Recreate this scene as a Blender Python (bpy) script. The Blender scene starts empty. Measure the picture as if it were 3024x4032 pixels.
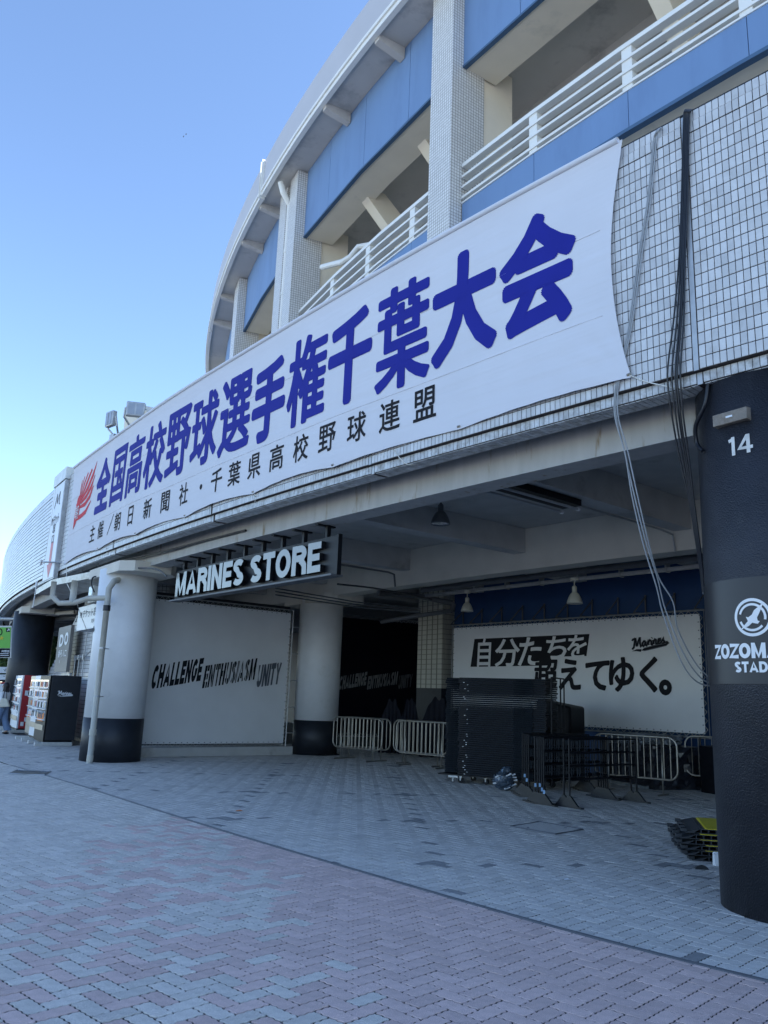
import bpy, math, random
import numpy as np
from mathutils import Matrix, Vector
random.seed(7); RNG = np.random.default_rng(7)
SC = bpy.context.scene; COL = SC.collection
pi = math.pi; rad = math.radians

# ------------------------------------------------------------------ camera, sky, sun, exposure
CAM_H, PITCH, ROLL, FPX = 1.55, 0.2236, 0.0372, 3205.1
_cp, _sp, _c, _s = math.cos(PITCH), math.sin(PITCH), math.cos(ROLL), math.sin(ROLL)
FWD = np.array([0, _cp, _sp]); _up = np.array([0, -_sp, _cp]); _rt = np.array([1., 0, 0])
RGT = _c * _rt + _s * _up; UPV = -_s * _rt + _c * _up
cam = bpy.data.cameras.new('camera'); camo = bpy.data.objects.new('camera', cam); COL.objects.link(camo)
cam.sensor_fit = 'VERTICAL'; cam.sensor_height = 24.0; cam.lens = 24.0 * FPX / 4032.0
cam.clip_start = 0.05; cam.clip_end = 2000.0
camo.matrix_world = Matrix(((RGT[0], UPV[0], -FWD[0], 0), (RGT[1], UPV[1], -FWD[1], 0), (RGT[2], UPV[2], -FWD[2], CAM_H), (0, 0, 0, 1)))
SC.camera = camo
SUN_AZ, SUN_EL = 88.0, 40.0          # degrees from +Y towards +X: the sun stands behind the stadium
w = bpy.data.worlds.new('World'); SC.world = w; w.use_nodes = True
nt = w.node_tree; bg = nt.nodes['Background']
sky = nt.nodes.new('ShaderNodeTexSky'); sky.sky_type = 'NISHITA'; sky.sun_disc = False
sky.sun_elevation = rad(SUN_EL); sky.sun_rotation = rad(SUN_AZ)
sky.altitude = 0; sky.air_density = 0.85; sky.dust_density = 0.1; sky.ozone_density = 3.0
nt.links.new(sky.outputs[0], bg.inputs[0]); bg.inputs[1].default_value = 0.13
sl = bpy.data.lights.new('sun', 'SUN'); sl.energy = 4.8; sl.angle = rad(0.5); sl.color = (1.0, 0.95, 0.88)
so = bpy.data.objects.new('sun', sl); COL.objects.link(so)
_sd = Vector((math.sin(rad(SUN_AZ)) * math.cos(rad(SUN_EL)), math.cos(rad(SUN_AZ)) * math.cos(rad(SUN_EL)), math.sin(rad(SUN_EL))))
so.rotation_euler = _sd.to_track_quat('Z', 'Y').to_euler()
SC.view_settings.view_transform = 'Standard'; SC.view_settings.look = 'None'
SC.view_settings.exposure = 1.54; SC.view_settings.gamma = 1.0; SC.view_settings.use_curve_mapping = False
SC.cycles.max_bounces = 8; SC.cycles.diffuse_bounces = 5; SC.cycles.sample_clamp_indirect = 6
SC.cycles.use_denoising = True

# ------------------------------------------------------------------ the stadium's circular frame
# s = metres along the facade (grows to the left), d = metres inwards from the facade, z = height
CX, CY, RF = 97.846, 91.726, 127.5
TH0 = math.atan2(-CY, -CX)
def W(s, d, z=0.0):
    th = TH0 - s / RF; r = RF - d
    return (CX + r * math.cos(th), CY + r * math.sin(th), z)
def sd_of(x, y):
    dx, dy = x - CX, y - CY
    return -(math.atan2(dy, dx) - TH0) * RF, RF - math.hypot(dx, dy)
def rot_at(s): return TH0 - s / RF + pi / 2      # local x runs to the right (falling s), local y inwards
def ray(a, b): return FWD * FPX + RGT * (a - 1512) + UPV * (2016 - b)
def gp(a, b, z=0.0):                              # a point of the photograph found again on a level plane
    r = ray(a, b); t = (z - CAM_H) / r[2]; return (r[0] * t, r[1] * t, z)
def cy(a, b, d=0.0):                              # the same on a vertical ring wall of the stadium
    r = ray(a, b); R_ = RF - d
    A = r[0]**2 + r[1]**2; B = -2 * (r[0] * CX + r[1] * CY); C_ = CX**2 + CY**2 - R_**2
    t = (-B - math.sqrt(max(B * B - 4 * A * C_, 0))) / 2 / A
    return (r[0] * t, r[1] * t, r[2] * t + CAM_H)
def cys(a, b, d=0.0):
    P = cy(a, b, d); return sd_of(P[0], P[1])[0], P[2]
def ay(a, b, Y):
    r = ray(a, b); t = Y / r[1]; return (r[0] * t, Y, r[2] * t + CAM_H)

# ------------------------------------------------------------------ materials
MATS = {}
def mat(name, col, rough=0.6, var=0.08, scale=6.0, bump=0.0, bscale=40.0, metal=0.0, spec=0.5, coat=0.0, col2=None, c2scale=3.0, c2lo=.5, c2hi=.7, alpha=None, trans=0.0, speck=0.0, stretch=None):
    if name in MATS: return MATS[name]
    m = bpy.data.materials.new(name); m.use_nodes = True; n = m.node_tree.nodes; l = m.node_tree.links
    b = n['Principled BSDF']
    b.inputs['Roughness'].default_value = rough; b.inputs['Metallic'].default_value = metal
    b.inputs['Specular IOR Level'].default_value = spec; b.inputs['Coat Weight'].default_value = coat
    b.inputs['Transmission Weight'].default_value = trans
    tc = n.new('ShaderNodeTexCoord'); src = tc.outputs['Object']
    if stretch:
        mp = n.new('ShaderNodeMapping'); mp.inputs['Scale'].default_value = stretch; l.new(src, mp.inputs[0]); src = mp.outputs[0]
    no = n.new('ShaderNodeTexNoise'); no.inputs['Scale'].default_value = scale; no.inputs['Detail'].default_value = 6
    l.new(src, no.inputs['Vector'])
    mr = n.new('ShaderNodeMapRange'); mr.inputs[1].default_value = 0.3; mr.inputs[2].default_value = 0.7
    mr.inputs[3].default_value = 1 - var; mr.inputs[4].default_value = 1 + var; l.new(no.outputs[0], mr.inputs[0])
    cm = n.new('ShaderNodeVectorMath'); cm.operation = 'SCALE'; cm.inputs[0].default_value = col[:3]
    last = mr.outputs[0]
    if speck:
        n3 = n.new('ShaderNodeTexNoise'); n3.inputs['Scale'].default_value = 260; n3.inputs['Detail'].default_value = 3; l.new(src, n3.inputs['Vector'])
        m3 = n.new('ShaderNodeMapRange'); m3.inputs[1].default_value = .35; m3.inputs[2].default_value = .65; m3.inputs[3].default_value = 1 - speck; m3.inputs[4].default_value = 1 + speck
        l.new(n3.outputs[0], m3.inputs[0]); mm = n.new('ShaderNodeMath'); mm.operation = 'MULTIPLY'
        l.new(last, mm.inputs[0]); l.new(m3.outputs[0], mm.inputs[1]); last = mm.outputs[0]
    l.new(last, cm.inputs['Scale']); out = cm.outputs[0]
    if col2 is not None:
        n2 = n.new('ShaderNodeTexNoise'); n2.inputs['Scale'].default_value = c2scale; n2.inputs['Detail'].default_value = 8; n2.inputs['Roughness'].default_value = .65
        l.new(src, n2.inputs['Vector'])
        m2 = n.new('ShaderNodeMapRange'); m2.inputs[1].default_value = c2lo; m2.inputs[2].default_value = c2hi; l.new(n2.outputs[0], m2.inputs[0])
        mx = n.new('ShaderNodeMix'); mx.data_type = 'RGBA'; l.new(m2.outputs[0], mx.inputs[0]); l.new(out, mx.inputs[6])
        mx.inputs[7].default_value = (*col2[:3], 1); out = mx.outputs[2]
    l.new(out, b.inputs['Base Color'])
    if bump:
        nb = n.new('ShaderNodeTexNoise'); nb.inputs['Scale'].default_value = bscale; nb.inputs['Detail'].default_value = 5
        l.new(src, nb.inputs['Vector']); bp = n.new('ShaderNodeBump'); bp.inputs['Strength'].default_value = bump; bp.inputs['Distance'].default_value = 0.01
        l.new(nb.outputs[0], bp.inputs['Height']); l.new(bp.outputs[0], b.inputs['Normal'])
    if alpha is not None: b.inputs['Alpha'].default_value = alpha
    MATS[name] = m; return m
def per_object(m, lo, hi):                        # alike pieces differ a little in tone
    n = m.node_tree.nodes; l = m.node_tree.links; b = n['Principled BSDF']
    src = b.inputs['Base Color'].links[0].from_socket
    oi = n.new('ShaderNodeObjectInfo'); mr = n.new('ShaderNodeMapRange'); mr.inputs[3].default_value = lo; mr.inputs[4].default_value = hi
    l.new(oi.outputs['Random'], mr.inputs[0]); sc = n.new('ShaderNodeVectorMath'); sc.operation = 'SCALE'
    l.new(src, sc.inputs[0]); l.new(mr.outputs[0], sc.inputs['Scale']); l.new(sc.outputs[0], b.inputs['Base Color']); return m
def with_attr(m):                                 # pieces joined in one mesh carry their tone in an attribute
    n = m.node_tree.nodes; l = m.node_tree.links; b = n['Principled BSDF']
    src = b.inputs['Base Color'].links[0].from_socket
    at = n.new('ShaderNodeAttribute'); at.attribute_name = 'tone'; sc = n.new('ShaderNodeVectorMath'); sc.operation = 'SCALE'
    l.new(src, sc.inputs[0]); l.new(at.outputs['Fac'], sc.inputs['Scale']); l.new(sc.outputs[0], b.inputs['Base Color']); return m

M_TILE = per_object(mat('white_glazed_tile', (.62, .625, .63), .30, .06, 9, .05, 30, col2=(.44, .43, .41), c2scale=7, c2lo=.58, c2hi=.85), .90, 1.07)
M_TILEJ = with_attr(mat('white_glazed_tile_joined', (.62, .625, .63), .30, .06, 9, .05, 30, col2=(.44, .43, .41), c2scale=7, c2lo=.58, c2hi=.85))
M_TILEDIRT = with_attr(mat('weathered_tile', (.62, .64, .66), .35, .1, 9, .05, 30, col2=(.30, .29, .27), c2scale=11, c2lo=.42, c2hi=.7))
M_GROUT = mat('dark_grout', (.050, .040, .040), .9, .2, 12)
M_BANNER = mat('banner_cloth', (.69, .69, .73), .75, .025, 1.2, .35, 2.4, spec=.2)
M_BLUEINK = mat('blue_print', (.014, .020, .27), .7, .05, 3, spec=.2)
M_BLACKINK = mat('black_print', (.012, .012, .016), .7, .05, 3, spec=.2)
M_REDINK = mat('red_print', (.62, .05, .07), .7, .05, 3, spec=.2)
M_WHITEPT = mat('white_paint', (.80, .80, .80), .5, .04, 4, .05, 30, col2=(.62, .62, .60), c2scale=2, c2lo=.6, c2hi=.8)
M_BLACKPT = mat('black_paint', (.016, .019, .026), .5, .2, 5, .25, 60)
M_STUCCO = mat('black_rough_stucco', (.017, .018, .024), .45, .25, 3, .9, 75, spec=.5, col2=(.045, .046, .05), c2scale=5, c2lo=.55, c2hi=.9)
M_DECAL = mat('black_vinyl_wrap', (.012, .013, .018), .4, .1, 2, .03, 6)
M_CONC = mat('grey_painted_concrete', (.50, .49, .47), .8, .08, 3, .15, 50, col2=(.25, .23, .20), c2scale=1.4, c2lo=.58, c2hi=.82)
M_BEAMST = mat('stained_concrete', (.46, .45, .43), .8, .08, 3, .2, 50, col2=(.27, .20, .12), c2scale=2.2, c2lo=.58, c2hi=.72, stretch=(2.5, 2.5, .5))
M_CREAM = mat('cream_concrete', (.66, .62, .54), .8, .06, 2, .12, 50, col2=(.40, .38, .33), c2scale=1.0, c2lo=.6, c2hi=.85)
M_CREAMUP = mat('cream_render', (.78, .71, .58), .8, .05, .6, .05, 20, col2=(.48, .46, .40), c2scale=.5, c2lo=.6, c2hi=.85)
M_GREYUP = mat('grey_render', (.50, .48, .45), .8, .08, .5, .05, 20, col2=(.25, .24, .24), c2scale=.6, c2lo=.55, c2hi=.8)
M_ROOF = mat('roof_fascia_panel', (.46, .46, .48), .55, .03, .4, .02, 10)
M_LIP = mat('white_gutter_trim', (.74, .74, .70), .5, .04, 1)
M_BLUEP = mat('blue_facade_panel', (.145, .245, .42), .55, .05, .5, .02, 8, col2=(.115, .195, .35), c2scale=1.2, c2lo=.48, c2hi=.85, stretch=(1, 1, .25))
M_BLUEEDGE = mat('blue_panel_edge', (.05, .11, .20), .6, .05, 2)
M_BLUEWALL = mat('navy_blue_wall', (.016, .06, .17), .7, .1, 2)
M_NAVY = mat('navy_sheet', (.004, .005, .014), .8, .15, 3, .2, 5, spec=.2)
M_SHEET = mat('white_mesh_sheet', (.74, .74, .74), .75, .05, 1.1, .05, 4, spec=.2)
M_GREYINK = mat('grey_print', (.12, .13, .15), .7, .05, 3, spec=.2)
M_SILVER = mat('brushed_steel', (.40, .37, .32), .42, .1, 10, .03, 60, metal=.9)
M_GALV = mat('galvanised_steel', (.42, .43, .44), .45, .12, 8, .05, 40, metal=.6)
M_PVC = mat('grey_pvc_pipe', (.47, .45, .39), .5, .06, 5, .03, 30)
M_DARKPIPE = mat('dark_grey_pipe', (.10, .105, .115), .5, .1, 4)
M_BLACKM = mat('black_metal', (.008, .009, .012), .45, .15, 8, .05, 50, spec=.25)
M_BLACKPL = mat('black_plastic', (.006, .007, .011), .5, .15, 8, .05, 50, spec=.2)
M_TABLELEG = mat('dark_grey_tube', (.020, .026, .034), .5, .1, 8, spec=.25)
M_YELLOW = mat('yellow_plastic', (.55, .46, .02), .5, .08, 12, .1, 60)
M_WHITEPL = mat('white_plastic', (.75, .77, .8), .4, .03, 5)
M_SIGNFACE = mat('mirror_steel_letter', (.30, .29, .26), .18, .02, 2, metal=.1, spec=.7)
M_RED = mat('red_panel', (.42, .02, .03), .45, .06, 3)
M_GLASS = mat('display_glass', (.35, .38, .40), .08, .3, 14, spec=.8, col2=(.85, .87, .9), c2scale=16, c2lo=.5, c2hi=.6)
M_ORANGE = mat('orange_card', (.75, .22, .03), .6, .05, 9)
M_GREEN = mat('green_sign_face', (.16, .50, .07), .5, .03, 3)
M_GREYSIGN = mat('grey_sign_face', (.20, .19, .18), .5, .05, 3)
M_BLKCONC = mat('pale_concrete_block', (.52, .52, .50), .85, .1, 12, .2, 60)
M_SKIN = mat('skin', (.50, .32, .24), .55, .03, 8)
M_HAIR = mat('black_hair', (.012, .009, .008), .4, .2, 20, .3, 60)
M_SHIRT = mat('white_shirt', (.70, .70, .70), .8, .04, 10, .2, 20)
M_DENIM = mat('blue_denim', (.16, .23, .36), .85, .1, 14, .2, 80)
M_CREAMBAG = mat('cream_canvas', (.60, .56, .46), .85, .05, 12, .2, 60)
M_ROPE = mat('white_rope', (.72, .70, .64), .8, .05, 30)
M_GREYCAB = mat('grey_cable', (.34, .36, .38), .5, .05, 20)
M_BLACKCAB = mat('black_cable', (.008, .010, .016), .4, .05, 20)
M_MORTAR = mat('joint_sand', (.018, .018, .019), .95, .25, 20, .3, 80, col2=(.04, .042, .03), c2scale=2.5, c2lo=.6, c2hi=.75)
M_FAR = mat('far_paving', (.34, .36, .385), .9, .08, 3, .1, 30)
M_LEAF = mat('green_leaf', (.07, .12, .03), .6, .3, .8, col2=(.16, .22, .06), c2scale=.9, c2lo=.45, c2hi=.6)
M_BARK = mat('bark', (.12, .09, .07), .9, .2, 8, .3, 20)
PG = dict(rough=.85, var=.10, scale=14, bump=.35, bscale=220, speck=.28, spec=.3)
M_PRED = mat('red_paver', (.60, .455, .42), col2=(.47, .36, .33), c2scale=2.6, c2lo=.58, c2hi=.8, **PG)
M_PGREY = mat('pale_grey_paver', (.60, .555, .50), col2=(.47, .43, .39), c2scale=2.6, c2lo=.58, c2hi=.8, **PG)
M_PIN = mat('inner_grey_paver', (.55, .52, .485), col2=(.40, .38, .355), c2scale=1.6, c2lo=.55, c2hi=.75, **PG)
M_PDARK = mat('dark_grey_paver', (.25, .25, .25), **PG)
M_REDB = with_attr(bpy.data.materials.get('red_paver').copy()); M_GREYB = with_attr(M_PGREY.copy()); M_INB = with_attr(M_PIN.copy()); M_DARKB = with_attr(M_PDARK.copy())
for m_ in (M_PRED, M_PGREY, M_PIN, M_PDARK): per_object(m_, .90, 1.09)

# ------------------------------------------------------------------ mesh builder
class B:
    def __init__(s): s.v = []; s.f = []
    def add(s, vs, fs):
        k = len(s.v); s.v += [tuple(map(float, p)) for p in vs]; s.f += [tuple(i + k for i in f) for f in fs]; return s
    def hexa(s, p):                                # 8 corners: bottom ring 0-3, top ring 4-7
        return s.add(p, [(3, 2, 1, 0), (4, 5, 6, 7), (0, 1, 5, 4), (1, 2, 6, 5), (2, 3, 7, 6), (3, 0, 4, 7)])
    def box(s, x0, x1, y0, y1, z0, z1):
        return s.hexa([(x0, y0, z0), (x1, y0, z0), (x1, y1, z0), (x0, y1, z0), (x0, y0, z1), (x1, y0, z1), (x1, y1, z1), (x0, y1, z1)])
    def arc(s, s0, s1, d0, d1, z0, z1, step=1.5, z0b=None, z1b=None):   # a curved bar of the ring; z..b = heights on the inner side
        n = max(1, int(abs(s1 - s0) / step)); z0b = z0 if z0b is None else z0b; z1b = z1 if z1b is None else z1b
        vs = []
        for i in range(n + 1):
            q = s1 + (s0 - s1) * i / n
            vs += [W(q, d0, z0), W(q, d1, z0b), W(q, d1, z1b), W(q, d0, z1)]
        fs = []
        for i in range(n):
            a, b = 4 * i, 4 * i + 4
            for j in range(4):
                k = (j + 1) % 4; fs.append((a + j, b + j, b + k, a + k))
        fs += [(0, 1, 2, 3), (4 * n + 3, 4 * n + 2, 4 * n + 1, 4 * n)]
        return s.add(vs, fs)
    def chord(s, s0, s1, d0, d1, z0, z1): return s.arc(s0, s1, d0, d1, z0, z1, step=1e9)
    def tube(s, pts, r, n=8, cap=True, closed=False):
        P = [Vector(p) for p in pts]; m = len(P); vs = []; prev = None
        for i, p in enumerate(P):
            if closed: t = (P[(i + 1) % m] - P[i - 1])
            else: t = (P[min(i + 1, m - 1)] - P[max(i - 1, 0)])
            t.normalize()
            if prev is None:
                a = Vector((0, 0, 1)) if abs(t.z) < .9 else Vector((1, 0, 0)); u = t.cross(a).normalized()
            else: u = (prev - t * prev.dot(t)).normalized()
            prev = u; v = t.cross(u); rr = r[i] if isinstance(r, (list, tuple)) else r
            for k in range(n):
                an = 2 * pi * k / n; vs.append(p + (u * math.cos(an) + v * math.sin(an)) * rr)
        fs = []
        for i in range(m if closed else m - 1):
            j = (i + 1) % m
            for k in range(n): fs.append((i * n + k, j * n + k, j * n + (k + 1) % n, i * n + (k + 1) % n))
        fs = [tuple(reversed(f)) for f in fs]
        if cap and not closed: fs += [tuple(range(n)), tuple(reversed(range((m - 1) * n, m * n)))]
        return s.add(vs, fs)
    def lathe(s, prof, c=(0, 0, 0), n=24, cap=True):  # prof: (radius, z)
        vs = []
        for r, z in prof:
            for k in range(n): a = 2 * pi * k / n; vs.append((c[0] + r * math.cos(a), c[1] + r * math.sin(a), c[2] + z))
        fs = []
        for i in range(len(prof) - 1):
            for k in range(n): fs.append((i * n + k, i * n + (k + 1) % n, (i + 1) * n + (k + 1) % n, (i + 1) * n + k))
        if cap: fs += [tuple(reversed(range(n))), tuple(range((len(prof) - 1) * n, len(prof) * n))]
        return s.add(vs, fs)
    def prism(s, poly, f0, f1):                    # poly of (u,v); f0/f1 map (u,v) to the two sides
        n = len(poly); vs = [f0(*p) for p in poly] + [f1(*p) for p in poly]
        fs = [tuple(range(n)), tuple(reversed(range(n, 2 * n)))] + [((i + 1) % n, i, n + i, n + (i + 1) % n) for i in range(n)]
        return s.add(vs, fs)
    def blob(s, c, r, sub=2, jit=.15, seed=0):
        rg = random.Random(seed); import bmesh
        bm = bmesh.new(); bmesh.ops.create_icosphere(bm, subdivisions=sub, radius=1)
        vs = []
        for v in bm.verts:
            q = 1 + rg.uniform(-jit, jit); vs.append((c[0] + v.co.x * r[0] * q, c[1] + v.co.y * r[1] * q, c[2] + v.co.z * r[2] * q))
        fs = [tuple(x.index for x in f.verts) for f in bm.faces]; bm.free()
        return s.add(vs, fs)
def mesh(name, v, f, m, smooth=False, bevel=0):
    me = bpy.data.meshes.new(name); me.from_pydata(v, [], f); me.update()
    if m is not None: me.materials.append(m)
    if smooth: me.polygons.foreach_set('use_smooth', [True] * len(me.polygons))
    return me
def obj(name, b, m=None, parent=None, smooth=False, kind=None, label=None, world=True, bevel=0, loc=None, rz=0):
    """one mesh object; b is a builder or a ready mesh; world=True: coordinates are world ones, moved into the parent's frame"""
    me = mesh(name, b.v, b.f, m, smooth) if isinstance(b, B) else b
    o = bpy.data.objects.new(name, me); COL.objects.link(o)
    if parent is not None:
        o.parent = parent
        if world:
            mw = parent.matrix_basis.copy() if parent.parent is None else parent.parent.matrix_basis @ parent.matrix_basis
            if isinstance(b, B): me.transform(mw.inverted())
            else: o.matrix_basis = mw.inverted()
    if loc is not None: o.location = loc; o.rotation_euler = (0, 0, rz)
    if bevel:
        md = o.modifiers.new('bevel', 'BEVEL'); md.width = bevel; md.segments = 2; md.limit_method = 'ANGLE'
    if kind: o['kind'] = kind
    if label: o['label'] = label
    return o
def thing(name, label, cat, loc=(0, 0, 0), rz=0, group=None):
    o = bpy.data.objects.new(name, None); COL.objects.link(o); o.location = loc; o.rotation_euler = (0, 0, rz)
    o.matrix_basis = Matrix.Translation(loc) @ Matrix.Rotation(rz, 4, 'Z'); o.empty_display_size = .2
    return tag(o, label, cat, group)
def tag(o, label, cat, group=None):
    o['label'] = label; o['category'] = cat
    if group: o['group'] = group
    return o
KIDS = {}
def kids(o): return [c for c in bpy.data.objects if c.parent == o]
def dup(root, loc, rz, label, group=None):
    r = root.copy(); COL.objects.link(r); r.location = loc; r.rotation_euler = (0, 0, rz); r['label'] = label
    if group: r['group'] = group
    for ch in kids(root):
        c = ch.copy(); COL.objects.link(c); c.parent = r
        for g in kids(ch):
            e = g.copy(); COL.objects.link(e); e.parent = c
    return r

# ------------------------------------------------------------------ lettering
_GC = {}
def glyph(ch, res=3):                              # outline of one character as flat triangles, em = 1
    if ch in _GC: return _GC[ch]
    c = bpy.data.curves.new('t', 'FONT'); c.body = ch; c.size = 1; c.resolution_u = res
    o = bpy.data.objects.new('t', c); COL.objects.link(o); bpy.context.view_layer.update()
    me = bpy.data.meshes.new_from_object(o.evaluated_get(bpy.context.evaluated_depsgraph_get()))
    v = [(p.co.x, p.co.y) for p in me.vertices]; f = [tuple(p.vertices) for p in me.polygons]
    bpy.data.objects.remove(o); bpy.data.curves.remove(c); bpy.data.meshes.remove(me)
    _GC[ch] = (v, f); return v, f
def put_glyph(b, ch, fn, bold=0.0, flip=False, boldy=None):
    """fn(u, v, w): u,v in em units, w lifts the layer; thick strokes are several shifted layers of the outline"""
    v, f = glyph(ch); boldy = bold if boldy is None else boldy
    offs = [(0, 0)] + ([(bold * math.cos(a * pi / 7), boldy * math.sin(a * pi / 7)) for a in range(14)] if bold else [])
    for k, (ox, oy) in enumerate(offs):
        b.add([fn(x + ox, y + oy, k * .00018) for x, y in v], [tuple(reversed(q)) if flip else q for q in f])
def arc2(cx, cyy, rx, ry, a0, a1, n=8): return [(cx + rx * math.cos(rad(a0 + (a1 - a0) * i / n)), cyy + ry * math.sin(rad(a0 + (a1 - a0) * i / n))) for i in range(n + 1)]
def sfont(t=.2):                                   # a bold grotesque drawn with a broad stroke; unit height
    h = t / 2; T = 1 - h
    G = {
     'A': (.86, [[(h * .9, 0), (.43, 1.0), (.86 - h * .9, 0)], [(.2, .3), (.66, .3)]]),
     'C': (.78, [arc2(.40, .5, .40 - h, .5 - h, 42, 318, 16)]),
     'D': (.78, [[(h, 0), (h, 1)], [(h, T), (.36, T)] + arc2(.36, .5, .42 - h, .5 - h, 90, -90, 10)[1:] + [(h, h)]]),
     'E': (.66, [[(h, 0), (h, 1)], [(h, T), (.66, T)], [(h, .5), (.60, .5)], [(h, h), (.66, h)]]),
     'G': (.80, [arc2(.40, .5, .40 - h, .5 - h, 42, 340, 16) + [(.80 - h, .45)], [(.46, .46), (.80, .46)]]),
     'H': (.76, [[(h, 0), (h, 1)], [(.76 - h, 0), (.76 - h, 1)], [(h, .52), (.76 - h, .52)]]),
     'I': (.22, [[(.11, 0), (.11, 1)]]),
     'L': (.62, [[(h, 0), (h, 1)], [(h, h), (.62, h)]]),
     'M': (.92, [[(h, 0), (h, 1)], [(.92 - h, 0), (.92 - h, 1)], [(h, 1 - .02), (.46, .08), (.92 - h, 1 - .02)]]),
     'N': (.78, [[(h, 0), (h, 1)], [(.78 - h, 0), (.78 - h, 1)], [(h, .98), (.78 - h, .02)]]),
     'O': (.84, [arc2(.42, .5, .42 - h, .5 - h, 0, 360, 20)]),
     'P': (.72, [[(h, 0), (h, 1)], [(h, T), (.4, T)] + arc2(.42, .70, .30 - h, .30 - h, 90, -90, 8) + [(h, .40 + h)]]),
     'R': (.76, [[(h, 0), (h, 1)], [(h, T), (.4, T)] + arc2(.44, .72, .32 - h, .28 - h, 90, -90, 8) + [(h, .44 + h)], [(.44, .50), (.56, .42), (.66, .30), (.67, 0)]]),
     'S': (.72, [arc2(.36, .735, .36 - h, .265 - h, 25, 250, 10) + arc2(.36, .265, .36 - h, .265 - h, 80, -155, 10)]),
     'T': (.70, [[(.35, 0), (.35, 1)], [(0, T), (.70, T)]]),
     'U': (.76, [[(h, 1), (h, .38)] + arc2(.38, .38, .38 - h, .38 - h, 180, 360, 10) + [(.76 - h, 1)]]),
     'Y': (.76, [[(h * .8, 1), (.38, .45), (.76 - h * .8, 1)], [(.38, .5), (.38, 0)]]),
     'Z': (.68, [[(0, T), (.64, T), (.04, h), (.68, h)]]),
     '1': (.42, [[(.30, 0), (.30, 1)], [(.06, .80), (.30, .86)]]),
     '4': (.74, [[(.52, 0), (.52, 1)], [(.50, .98), (.08, .30), (.74, .30)]]),
     '0': (.70, [arc2(.35, .5, .35 - h, .5 - h, 0, 360, 20)]),
     ' ': (.30, [])}
    return G
def stroke(b, pts, t, fn, depth=0.0, lift=0.0):
    """broad line through pts in (u,v); fn(u,v,w) places it; depth>0 gives solid letters"""
    n = len(pts); closed = n > 3 and abs(pts[0][0] - pts[-1][0]) + abs(pts[0][1] - pts[-1][1]) < 1e-6
    if closed: pts = pts[:-1]; n -= 1
    L = []; R_ = []
    for i in range(n):
        p = pts[i]; a = pts[i - 1] if (i > 0 or closed) else None; c = pts[(i + 1) % n] if (i < n - 1 or closed) else None
        def nr(p0, p1):
            dx, dy = p1[0] - p0[0], p1[1] - p0[1]; q = math.hypot(dx, dy) or 1; return (-dy / q, dx / q)
        if a is None: m = nr(p, c); k = 1
        elif c is None: m = nr(a, p); k = 1
        else:
            n1, n2 = nr(a, p), nr(p, c); m = (n1[0] + n2[0], n1[1] + n2[1]); q = math.hypot(*m) or 1; m = (m[0] / q, m[1] / q)
            k = min(1.5, 1 / max(.3, m[0] * n1[0] + m[1] * n1[1]))
        tt = (t[i] if isinstance(t, (list, tuple)) else t) / 2 * k
        L.append((p[0] + m[0] * tt, p[1] + m[1] * tt)); R_.append((p[0] - m[0] * tt, p[1] - m[1] * tt))
    vs = [fn(x, y, lift + depth) for x, y in L] + [fn(x, y, lift + depth) for x, y in R_]
    fs = [(i, n + i, n + (i + 1) % n, (i + 1) % n) for i in range(n if closed else n - 1)]
    if depth:
        k = 2 * n; vs += [fn(x, y, 0) for x, y in L] + [fn(x, y, 0) for x, y in R_]
        m_ = n if closed else n - 1
        for i in range(m_):
            j = (i + 1) % n; fs += [(i, j, k + j, k + i), (n + j, n + i, k + n + i, k + n + j)]
        if not closed: fs += [(0, k, k + n, n), (n - 1, 2 * n - 1, k + 2 * n - 1, k + n - 1)]
    b.add(vs, fs)
def swrite(b, text, fn, t=.2, gap=.10, depth=0.0, thin=1.0):
    """writes with the stroke font; fn gets u in unit heights; returns the width"""
    G = sfont(t); x = 0; k = 0
    for ch in text:
        wd, st = G[ch]
        for p in st:
            stroke(b, [(x + a, c) for a, c in p], t, lambda u, v, w: fn(u, min(1, max(0, v)), w), depth, lift=.0005 * (k % 5)); k += 1
        x += wd + gap
    return x - gap
def swidth(text, t=.2, gap=.10): G = sfont(t); return sum(G[c][0] + gap for c in text) - gap
SCRIPT = [  # a flowing team-style word: centre lines in a 3.6 x 1 box
 [(.02, .06), (.10, .0), (.20, .10), (.30, .62), (.36, .98)], [(.36, .98), (.46, .30), (.50, .14)], [(.50, .14), (.62, .55), (.80, .98)], [(.80, .98), (.80, .40), (.86, .10), (.98, .16)],
 [(.06, .74), (.12, .86), (.30, .90), (.36, .98)],
 [(1.30, .48), (1.18, .54), (1.04, .40), (1.02, .18), (1.12, .08), (1.24, .20), (1.32, .50)], [(1.32, .50), (1.30, .16), (1.40, .10), (1.50, .30)],
 [(1.50, .30), (1.56, .54), (1.60, .10)], [(1.58, .34), (1.70, .54), (1.80, .48)],
 [(1.86, .52), (1.84, .16), (1.92, .08), (2.02, .28)], [(1.90, .70), (1.94, .76)],
 [(2.04, .52), (2.06, .10)], [(2.05, .30), (2.18, .54), (2.28, .46), (2.28, .14), (2.38, .08), (2.48, .24)],
 [(2.48, .26), (2.66, .36), (2.66, .52), (2.54, .52), (2.46, .28), (2.54, .08), (2.70, .12), (2.82, .30)],
 [(2.82, .30), (2.96, .58), (2.92, .36), (3.04, .20), (2.96, .06), (2.80, .08)]]
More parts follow.
